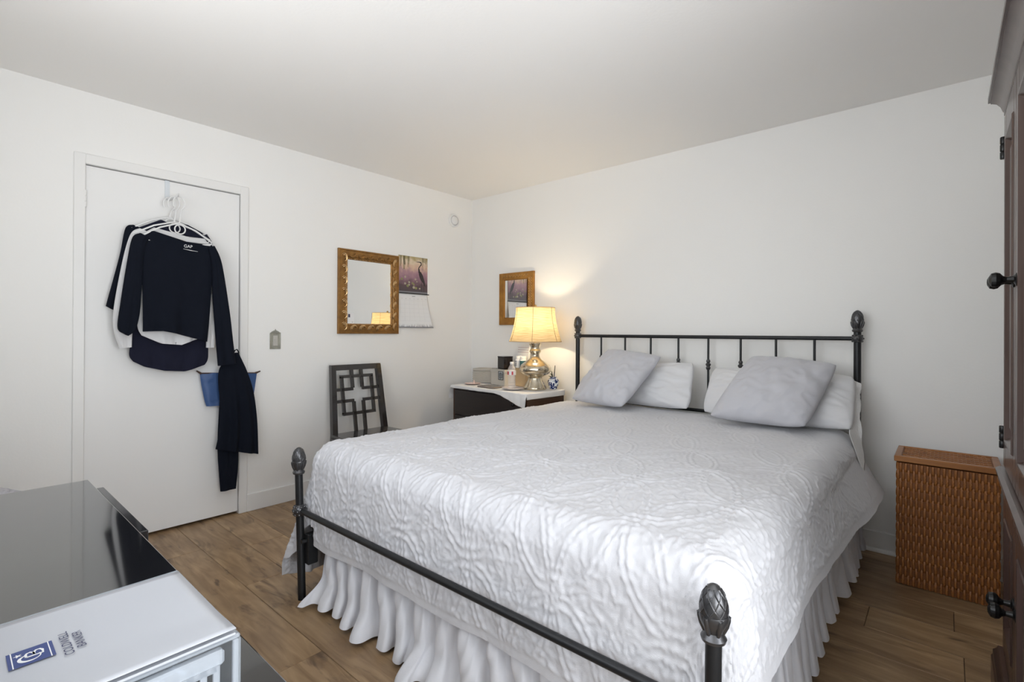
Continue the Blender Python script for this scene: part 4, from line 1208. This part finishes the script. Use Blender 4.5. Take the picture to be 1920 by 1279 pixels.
# ------------------------------------------------------------------ black dresser with open drawer
DX0, DX1, DF, DB, DZT = 1.372, 3.000, -3.037, -3.525, .700
dr_ = thing('black_dresser', ((DX0+DX1)/2, -3.28, 0), 'long glossy black dresser with one drawer pulled slightly open', 'dresser')
MB().box(DX0, DX1, DB, DF, DZT-.018, DZT, .003).build('top', M_lacquer, dr_)
MB().box(DX0+.012, DX1-.012, DB+.01, DF-.035, .06, DZT-.018).build('carcass', M_blackface, dr_)
for x_ in (DX0+.004, DX1-.022): MB().box(x_, x_+.018, DB+.005, DF-.012, 0, DZT-.018, .001).build('side_panel', M_blackface, dr_)
MB().box(DX0+.03, DX1-.03, DB+.03, DF-.06, 0, .06).build('plinth', M_blackface, dr_)
cw = (DX1-DX0-.048)/3
for i in range(3):
    for j in range(3):
        x0_ = DX0+.024+i*cw; z1_ = DZT-.026-j*.205; pull = .046 if (i == 0 and j == 0) else 0
        y1_ = DF-.012+pull
        d_ = MB().box(x0_+.002, x0_+cw-.002, y1_-.020, y1_, z1_-.199, z1_, .002).build('drawer', M_blackface, dr_)
        if pull:
            bxw = MB().box(x0_+.02, x0_+.032, DF-.30, y1_-.02, z1_-.17, z1_-.02).box(x0_+cw-.032, x0_+cw-.02, DF-.30, y1_-.02, z1_-.17, z1_-.02)
            bxw.build('drawer_side', M_blackface, d_)
        MB().tube([(x0_+cw*.3, y1_+.018, z1_-.10), (x0_+cw*.7, y1_+.018, z1_-.10)], .005, 8).tube([(x0_+cw*.32, y1_-.001, z1_-.10), (x0_+cw*.32, y1_+.018, z1_-.10)], .004, 8).tube([(x0_+cw*.68, y1_-.001, z1_-.10), (x0_+cw*.68, y1_+.018, z1_-.10)], .004, 8).build('handle', M_bronze, d_, smooth=True)

# pale fleece bundle on a stool beyond the dresser
S, Q = np.meshgrid(np.linspace(0, 2*math.pi, 60), np.linspace(0, 1, 30), indexing='ij')
rr_ = .27*np.cos(Q*math.pi/2)**.5*(1+.10*(vnoise(S*1.9, Q*3, 71)-.5))
P = np.stack([.80+rr_*np.cos(S)*1.15, -3.28+rr_*np.sin(S)*.9, .02+.555*np.sin(Q*math.pi/2)**.8+.02*vnoise(S*4, Q*9, 72)], -1)
fl = fast_grid_object('laundry_bundle', P, M_fleece, None)
tag(fl, 'pale speckled fabric bundle peeking over the black dresser at the left edge', 'laundry')

# ------------------------------------------------------------------ clear plastic drawer unit with folder
PX0, PX1, PY0, PY1, PZ0, PZ1 = 2.560, 2.800, -3.455, -3.112, DZT, .815
pu = thing('plastic_drawer_unit', ((PX0+PX1)/2, (PY0+PY1)/2, PZ0), 'translucent plastic storage drawer box standing on the black dresser', 'storage box')
t_ = .003
MB().box(PX0, PX1, PY0, PY1, PZ1-.006, PZ1, .002).build('top_panel', M_clear2, pu)
MB().box(PX0, PX1, PY0, PY1, PZ0, PZ0+.004, .001).build('bottom_panel', M_clear, pu)
MB().box(PX0, PX1, PY1-t_, PY1, PZ0+.004, PZ1-.006).build('side_panel', M_clear, pu)
MB().box(PX0, PX1, PY0, PY0+t_, PZ0+.004, PZ1-.006).build('side_panel', M_clear, pu)
MB().box(PX0, PX0+t_, PY0+t_, PY1-t_, PZ0+.004, PZ1-.006).build('back_panel', M_clear, pu)
for y_ in (PY0+.004, PY1-.008): MB().box(PX1-.006, PX1, y_, y_+.006, PZ0+.004, PZ1-.006, .001).build('corner_rib', M_clear2, pu)
MB().box(PX1-.010, PX1+.003, PY0+.02, PY1-.018, PZ1-.028, PZ1-.010, .003).build('front_lip', M_clear2, pu)
# drawer: perforated basket front made of bars
dwr = MB().box(PX0+.01, PX1-.016, PY0+.018, PY1-.018, PZ0+.008, PZ0+.011).build('drawer', M_clear, pu)
pf = MB()
fy0, fy1, fz0, fz1 = PY0+.020, PY1-.022, PZ0+.010, PZ1-.032
pf.box(PX1-.016, PX1-.012, fy0, fy1, fz1-.010, fz1).box(PX1-.016, PX1-.012, fy0, fy1, fz0, fz0+.010).box(PX1-.016, PX1-.012, fy0, fy1, (fz0+fz1)/2-.005, (fz0+fz1)/2+.005)
nb = 22
for i in range(nb+1):
    y_ = fy0+i*(fy1-fy0)/nb
    pf.box(PX1-.016, PX1-.012, y_-.0035, y_+.0035, fz0, fz1)
pf.build('perforated_front', M_clear2, dwr)
it = MB()
rg = np.random.RandomState(8)
for i in range(26):
    y_ = PY0+.03+rg.rand()*.28; x_ = PX1-.03-.14*rg.rand(); z_ = PZ0+.014+.055*rg.rand()
    it.tube([(x_, y_, z_), (x_+.012*rg.randn(), y_+.012, z_+.014), (x_+.01*rg.randn(), y_+.024, z_+.004)], .003, 6)
tag(it.build('small_clips', mat('blue_white_clips', (.42, .50, .60), .3), dwr, smooth=True), kind='stuff')

fo = thing('presentation_folder', (2.692, -3.27, PZ1), 'white glossy folder with a blue square logo on the plastic box', 'folder')
fM = Matrix.Translation((2.692, -3.271, PZ1+.0005))
MB().box(-.110, .110, -.153, .153, 0, .003, .001, fM).build('back_cover', M_folder, fo)
S, Q = np.meshgrid(np.linspace(-.110, .110, 24), np.linspace(-.153, .153, 24), indexing='ij')
cov = np.stack([2.692+S, -3.271+Q, PZ1+.0065+.0025*smooth(.04, .11, S)+0*Q], -1)
cv = fast_grid_object('front_cover', cov, M_folder, fo, solid=.001)
FZ = PZ1+.0078
def lg(a, b, h=0): return (2.6875-a, -3.2845-b, FZ+h)      # logo frame: reads towards -x, up towards -y
def strip2(pts, w, h, mb):
    n = len(pts); L_, R_ = [], []
    ws = w if hasattr(w, '__len__') else [w]*n
    for i in range(n):
        p = np.array(pts[max(0, i-1)]); q = np.array(pts[min(n-1, i+1)]); t = (q-p)/ (np.linalg.norm(q-p)+1e-9); nn = np.array([-t[1], t[0]])*ws[i]/2
        L_.append(np.array(pts[i])+nn); R_.append(np.array(pts[i])-nn)
    mb.grid(np.array([[lg(*l, h), lg(*r, h)] for l, r in zip(L_, R_)]))
lq = .0185
logo = MB().add([lg(-lq, -lq, .0002), lg(lq, -lq, .0002), lg(lq, lq, .0002), lg(-lq, lq, .0002)], [(0, 1, 2, 3)]).build('logo_square', M_ink, cv)
wh = MB()
strip2([(-lq, .0150), (lq, .0150)], .0010, .0004, wh); strip2([(-lq, -.0150), (lq, -.0150)], .0010, .0004, wh)
aa = np.linspace(.35, 5.2, 28)      # letter C as an open ring
strip2([(-.0042+.0075*math.cos(a), .0012+.0085*math.sin(a)) for a in aa], [.0012+.0022*math.sin(math.pi*min(1, i/20)) for i in range(28)], .0004, wh)
strip2([(-.0025, .004), (-.0025, -.0095), (.0045, -.0095), (.0080, -.0075), (.0080, -.0045), (.0045, -.0025), (.0, -.0025)], .0024, .0005, wh)
strip2([(.0, -.0025), (.0045, -.0018), (.0070, .0005), (.0062, .003), (.0035, .0042), (-.0025, .004)], .0022, .0005, wh)
sc = (.0072, .0100); sp_ = []
for i in range(10):
    r_ = .0042 if i % 2 == 0 else .0016; a = math.pi/2+i*math.pi/5
    sp_.append(lg(sc[0]+r_*math.cos(a), sc[1]+r_*math.sin(a), .0005))
wh.add(sp_, [tuple(range(10))])
wh.build('logo_letters', M_white, cv)
def text_mesh(body, size, name, m, parent, xf, spacing=1.0, scale_x=1.0):
    cu = bpy.data.curves.new(name, 'FONT'); cu.body = body; cu.size = size; cu.align_x = 'CENTER'; cu.space_character = spacing
    o = bpy.data.objects.new(name, cu); COL.objects.link(o)
    bpy.context.view_layer.update()
    me = bpy.data.meshes.new_from_object(o.evaluated_get(bpy.context.evaluated_depsgraph_get()))
    bpy.data.objects.remove(o); bpy.data.curves.remove(cu)
    off = ORI.get(parent.name, Vector((0,0,0)))
    for v in me.vertices:
        p = Vector(xf(v.co.x*scale_x, v.co.y)); v.co = p-off
    me.name = name; me.materials.clear(); me.materials.append(m)
    ob = bpy.data.objects.new(name, me); COL.objects.link(ob); ob.parent = parent
    return ob
text_mesh('COLDWELL', .0118, 'lettering', M_inkdark, cv, lambda x, y: lg(x-.0005, y-.0325, .0003), 1.0, .95)
text_mesh('BANKER', .0118, 'lettering', M_inkdark, cv, lambda x, y: lg(x-.0005, y-.0437, .0003), 1.0, .95)

# ------------------------------------------------------------------ clothes on the door
def spline(pts, n):
    pts = np.array(pts, float); m = len(pts)
    t = np.linspace(0, m-1, n); i = np.clip(np.floor(t).astype(int), 0, m-2); f = (t-i)[:, None]
    p0 = pts[np.clip(i-1, 0, m-1)]; p1 = pts[i]; p2 = pts[i+1]; p3 = pts[np.clip(i+2, 0, m-1)]
    return .5*((2*p1)+(-p0+p2)*f+(2*p0-5*p1+4*p2-p3)*f**2+(-p0+3*p1-3*p2+p3)*f**3)
def garment_strip(Lp, Rp, x0, thick, folds=(), nv=44, nu=36, top=None, hem=None, x1=None, seed=1):
    """closed flattened tube between two edge curves given as (y,z)"""
    Lc = spline(Lp, nv); Rc = spline(Rp, nv)
    u = np.linspace(0, 1, nu); V, Uu = np.meshgrid(np.linspace(0, 1, nv), u, indexing='ij')
    yz = Lc[:, None, :]*(1-Uu[..., None]) + Rc[:, None, :]*Uu[..., None]
    if top is not None: yz[..., 1] += np.interp(Uu, top[0], top[1])*smooth(.35, 0, V)
    if hem is not None: yz[..., 1] += np.interp(Uu, hem[0], hem[1])*smooth(.55, 1, V)
    xc = x0 + (0 if x1 is None else (x1-x0)*V)
    f = np.zeros_like(V)
    for (fr, am, ph, v0, v1) in folds:
        f += am*np.sin(Uu*fr*2*math.pi+ph+1.2*vnoise(V*3, Uu*2, seed))*smooth(v0, v1, V)
    f += .005*(vnoise(Uu*7, V*9, seed+3)-.5)
    pf_ = np.clip(1-(2*Uu-1)**2, 0, 1)**.45
    fr_ = np.stack([xc+f*pf_+thick*pf_, yz[..., 0], yz[..., 1]], -1)
    bk_ = np.stack([xc+f*pf_*.8-thick*pf_*.5, yz[..., 0], yz[..., 1]], -1)[:, ::-1]
    ring = np.concatenate([fr_, bk_[:, 1:-1]], 1)
    mb = MB().grid(ring, closev=True)
    nr = ring.shape[1]
    mb.f.append(tuple(range(nr))[::-1]); mb.f.append(tuple((nv-1)*nr+k_ for k_ in range(nr)))
    return mb

hk = thing('door_hook', (0, -2.482, 1.93), 'white over-door hook holding the clothes hangers', 'hook')
MB().box(-.005, -.001, -2.493, -2.470, 1.945, 2.058).box(-.050, -.001, -2.493, -2.470, 2.055, 2.058).build('hook_strap', mat('pale_strap', (.70, .74, .78), .3), hk)
MB().tube([(-.003, -2.481, 1.955), (.002, -2.481, 1.942), (.05, -2.481, 1.932), (.10, -2.478, 1.935), (.165, -2.474, 1.935), (.178, -2.474, 1.950)], .0045, 10).build('hook_arm', M_hanger, hk, smooth=True)

def hanger(x, yc, zc_, zl, zr, yl, yr, ztop, label):
    """ring hook over the arm at ztop, shoulders falling to (yl,zl) and (yr,zr)"""
    t = thing('clothes_hanger', (x, yc, zc_), label, 'hanger', 'plastic hangers on the door hook')
    cz = ztop-.032; r = .036
    pts = [(x, yc+r*.80*math.sin(a), cz+r*1.05*math.cos(a)) for a in np.linspace(-2.2, 2.75, 22)]
    MB().tube(pts + [(x, yc+.004, zc_+.012), (x, yc, zc_)], .0038, 8).build('hook', M_hanger, t, smooth=True)
    MB().tube([(x, yc, zc_), (x, (yc+yl)/2, (zc_+zl)/2+.012), (x, yl, zl), (x, yl+.012, zl-.016), (x, yl+.05, zl-.018), (x, yr-.05, zr-.018), (x, yr-.012, zr-.016), (x, yr, zr), (x, (yc+yr)/2, (zc_+zr)/2+.012)], .0048, 10, closed=True).build('shoulders', M_hanger, t, smooth=True)
    MB().tube([(x+.003, yc+.004+.026*math.cos(a), zc_-.036+.026*math.sin(a)) for a in np.linspace(0, 2*math.pi, 24, endpoint=False)], .0036, 8, closed=True).build('ring', M_hanger, t, smooth=True)
    return t
hanger(.055, -2.484, 1.832, 1.742, 1.752, -2.660, -2.300, 1.940, 'white plastic hanger nearest the door, carrying the dark navy top')
hanger(.098, -2.474, 1.800, 1.705, 1.720, -2.665, -2.288, 1.938, 'white plastic hanger in the middle, carrying the white top')
hanger(.142, -2.460, 1.790, 1.690, 1.700, -2.640, -2.290, 1.936, 'frontmost white plastic hanger, carrying the cropped black top')

ty = thing('long_sleeve_top', (.055, -2.47, .95), 'dark navy long top hanging closest to the door', 'top', 'tops hanging on the door')
garment_strip([(-2.626, 1.752), (-2.662, 1.675), (-2.653, 1.353), (-2.663, 1.118), (-2.668, 1.035), (-2.650, .995)],
              [(-2.300, 1.760), (-2.257, 1.667), (-2.261, 1.374), (-2.277, 1.114), (-2.280, 1.01), (-2.297, .972)], .052, .014,
              [(2.5, .010, 0, .4, 1), (5, .005, 1, .5, 1)], top=([0, .3, .5, .7, 1], [0, .055, .03, .045, 0]), hem=([0, .15, .4, .7, 1], [.01, -.018, -.038, -.042, 0]), seed=2).build('body', M_navy, ty, smooth=True, angle=70)
garment_strip([(-2.655, 1.762), (-2.688, 1.735), (-2.713, 1.581), (-2.770, 1.307)], [(-2.594, 1.735), (-2.625, 1.665), (-2.658, 1.47), (-2.732, 1.285)], .046, .014, [(1, .006, 0, .2, 1)], seed=4).build('sleeve', M_black, ty, smooth=True, angle=70)
garment_strip([(-2.335, 1.74), (-2.300, 1.66), (-2.295, 1.45), (-2.290, 1.22)], [(-2.288, 1.765), (-2.250, 1.68), (-2.245, 1.45), (-2.250, 1.22)], .046, .014, [(1, .006, 0, .2, 1)], seed=5).build('sleeve', M_navy, ty, smooth=True, angle=70)

tw = thing('long_sleeve_top', (.098, -2.47, 1.09), 'white long sleeved top hanging between the two dark tops', 'top', 'tops hanging on the door')
garment_strip([(-2.634, 1.703), (-2.634, 1.586), (-2.632, 1.352), (-2.641, 1.206), (-2.622, 1.150)], [(-2.313, 1.728), (-2.270, 1.63), (-2.268, 1.372), (-2.285, 1.243), (-2.310, 1.145)], .094, .013,
              [(3, .008, 1, .4, 1), (7, .004, 0, .6, 1)], top=([0, .2, .45, .75, 1], [.0, .045, .025, .0, 0]), hem=([0, .3, .6, 1], [0, -.045, -.052, 0]), seed=7).build('body', M_whiteknit, tw, smooth=True, angle=70)
garment_strip([(-2.634, 1.740), (-2.675, 1.697), (-2.713, 1.52), (-2.748, 1.233), (-2.720, 1.079)], [(-2.578, 1.715), (-2.610, 1.633), (-2.647, 1.351), (-2.660, 1.205), (-2.664, 1.086)], .090, .013, [(1, .006, 0, .3, 1)], seed=8).build('sleeve', M_whiteknit, tw, smooth=True, angle=70)
garment_strip([(-2.320, 1.705), (-2.287, 1.563), (-2.297, 1.306), (-2.304, 1.076)], [(-2.270, 1.700), (-2.243, 1.503), (-2.244, 1.276), (-2.258, 1.075)], .090, .013, [(1, .006, 0, .3, 1)], seed=9).build('sleeve', M_whiteknit, tw, smooth=True, angle=70)

tf = thing('long_sleeve_top', (.142, -2.46, 1.12), 'cropped black long sleeved top in front, white print inside the neck', 'top', 'tops hanging on the door')
garment_strip([(-2.629, 1.694), (-2.642, 1.633), (-2.629, 1.409), (-2.626, 1.235), (-2.626, 1.171)], [(-2.289, 1.684), (-2.280, 1.624), (-2.293, 1.369), (-2.303, 1.21), (-2.311, 1.112)], .136, .015,
              [(2.0, .016, 2.4, .30, 1), (4.5, .006, .5, .5, 1)], top=([0, .13, .36, .53, .83, 1], [0, .035, .016, 0, 0, .004]), hem=([0, .3, .55, .7, 1], [0, .022, .018, .012, 0]), seed=11).build('body', M_black, tf, smooth=True, angle=70)
garment_strip([(-2.643, 1.706), (-2.676, 1.675), (-2.698, 1.546), (-2.726, 1.317), (-2.737, 1.193), (-2.712, 1.160)], [(-2.600, 1.680), (-2.623, 1.598), (-2.632, 1.409), (-2.641, 1.263), (-2.660, 1.180), (-2.690, 1.148)], .140, .020, [(1, .008, 0, .2, 1)], seed=12).build('sleeve', M_black, tf, smooth=True, angle=70)
garment_strip([(-2.317, 1.672), (-2.294, 1.559), (-2.287, 1.369), (-2.268, 1.115), (-2.256, .967)], [(-2.277, 1.684), (-2.236, 1.581), (-2.193, 1.309), (-2.167, 1.081), (-2.155, .976)], .142, .018, [(1.2, .008, .8, .2, 1)], seed=13).build('sleeve', M_black, tf, smooth=True, angle=70)
text_mesh('GAP', .030, 'neck_print', M_white, tf, lambda x, y: (.1665, -2.421+x, 1.652+y*.8), 1.0, .75)
MB().tube([(.1662, -2.445, 1.643), (.1668, -2.41, 1.638), (.1664, -2.372, 1.636)], [.0008, .002, .0006], 6).build('neck_label_line', M_white, tf)

pt = thing('black_trousers', (.075, -2.13, .18), 'black trousers hung over the door knob, one leg reaching lower', 'trousers')
garment_strip([(-2.150, 1.040), (-2.231, .938), (-2.226, .733), (-2.228, .574), (-2.248, .457)], [(-2.122, 1.042), (-2.071, .930), (-2.028, .788), (-2.004, .597), (-1.996, .383)], .088, .022,
              [(3, .014, 0, .15, .8), (5, .006, 1, .3, 1)], seed=15).build('folded_leg', M_black, pt, smooth=True, angle=70)
garment_strip([(-2.215, .80), (-2.224, .656), (-2.229, .445), (-2.212, .187)], [(-2.115, .80), (-2.108, .642), (-2.109, .354), (-2.121, .185)], .066, .012, [(1, .006, 0, .2, 1)], seed=16).build('hanging_leg', M_black, pt, smooth=True, angle=70)
MB().tube([(.075, -2.150, 1.02), (.082, -2.140, 1.055), (.085, -2.128, 1.062), (.084, -2.118, 1.045), (.080, -2.118, 1.02)], .004, 8).build('hanging_loop', M_black, pt, smooth=True)
bgg = thing('tote_bag', (.03, -2.14, .705), 'blue nylon tote bag hanging behind the black trousers', 'bag')
garment_strip([(-2.318, .922), (-2.310, .86), (-2.292, .76), (-2.280, .716)], [(-1.985, .905), (-1.992, .85), (-2.004, .76), (-2.012, .706)], .030, .018, [(1.5, .010, .5, 0, .5), (4, .004, 0, 0, 1)], seed=18).build('bag_body', M_blue, bgg, smooth=True, angle=70)
for (y0_, z0_, y1_, z1_) in ((-2.310, .917, -2.336, .936), (-1.995, .903, -1.966, .914)):
    MB().tube([(.034, y0_, z0_), (.036, y1_, z1_)], [.007, .004], 8).build('zip_tab', M_leather, bgg, smooth=True)
MB().tube([(.040, -2.313, .920), (.046, -2.15, .912), (.040, -1.988, .904)], .004, 6).build('zip_edge', M_leather, bgg, smooth=True)
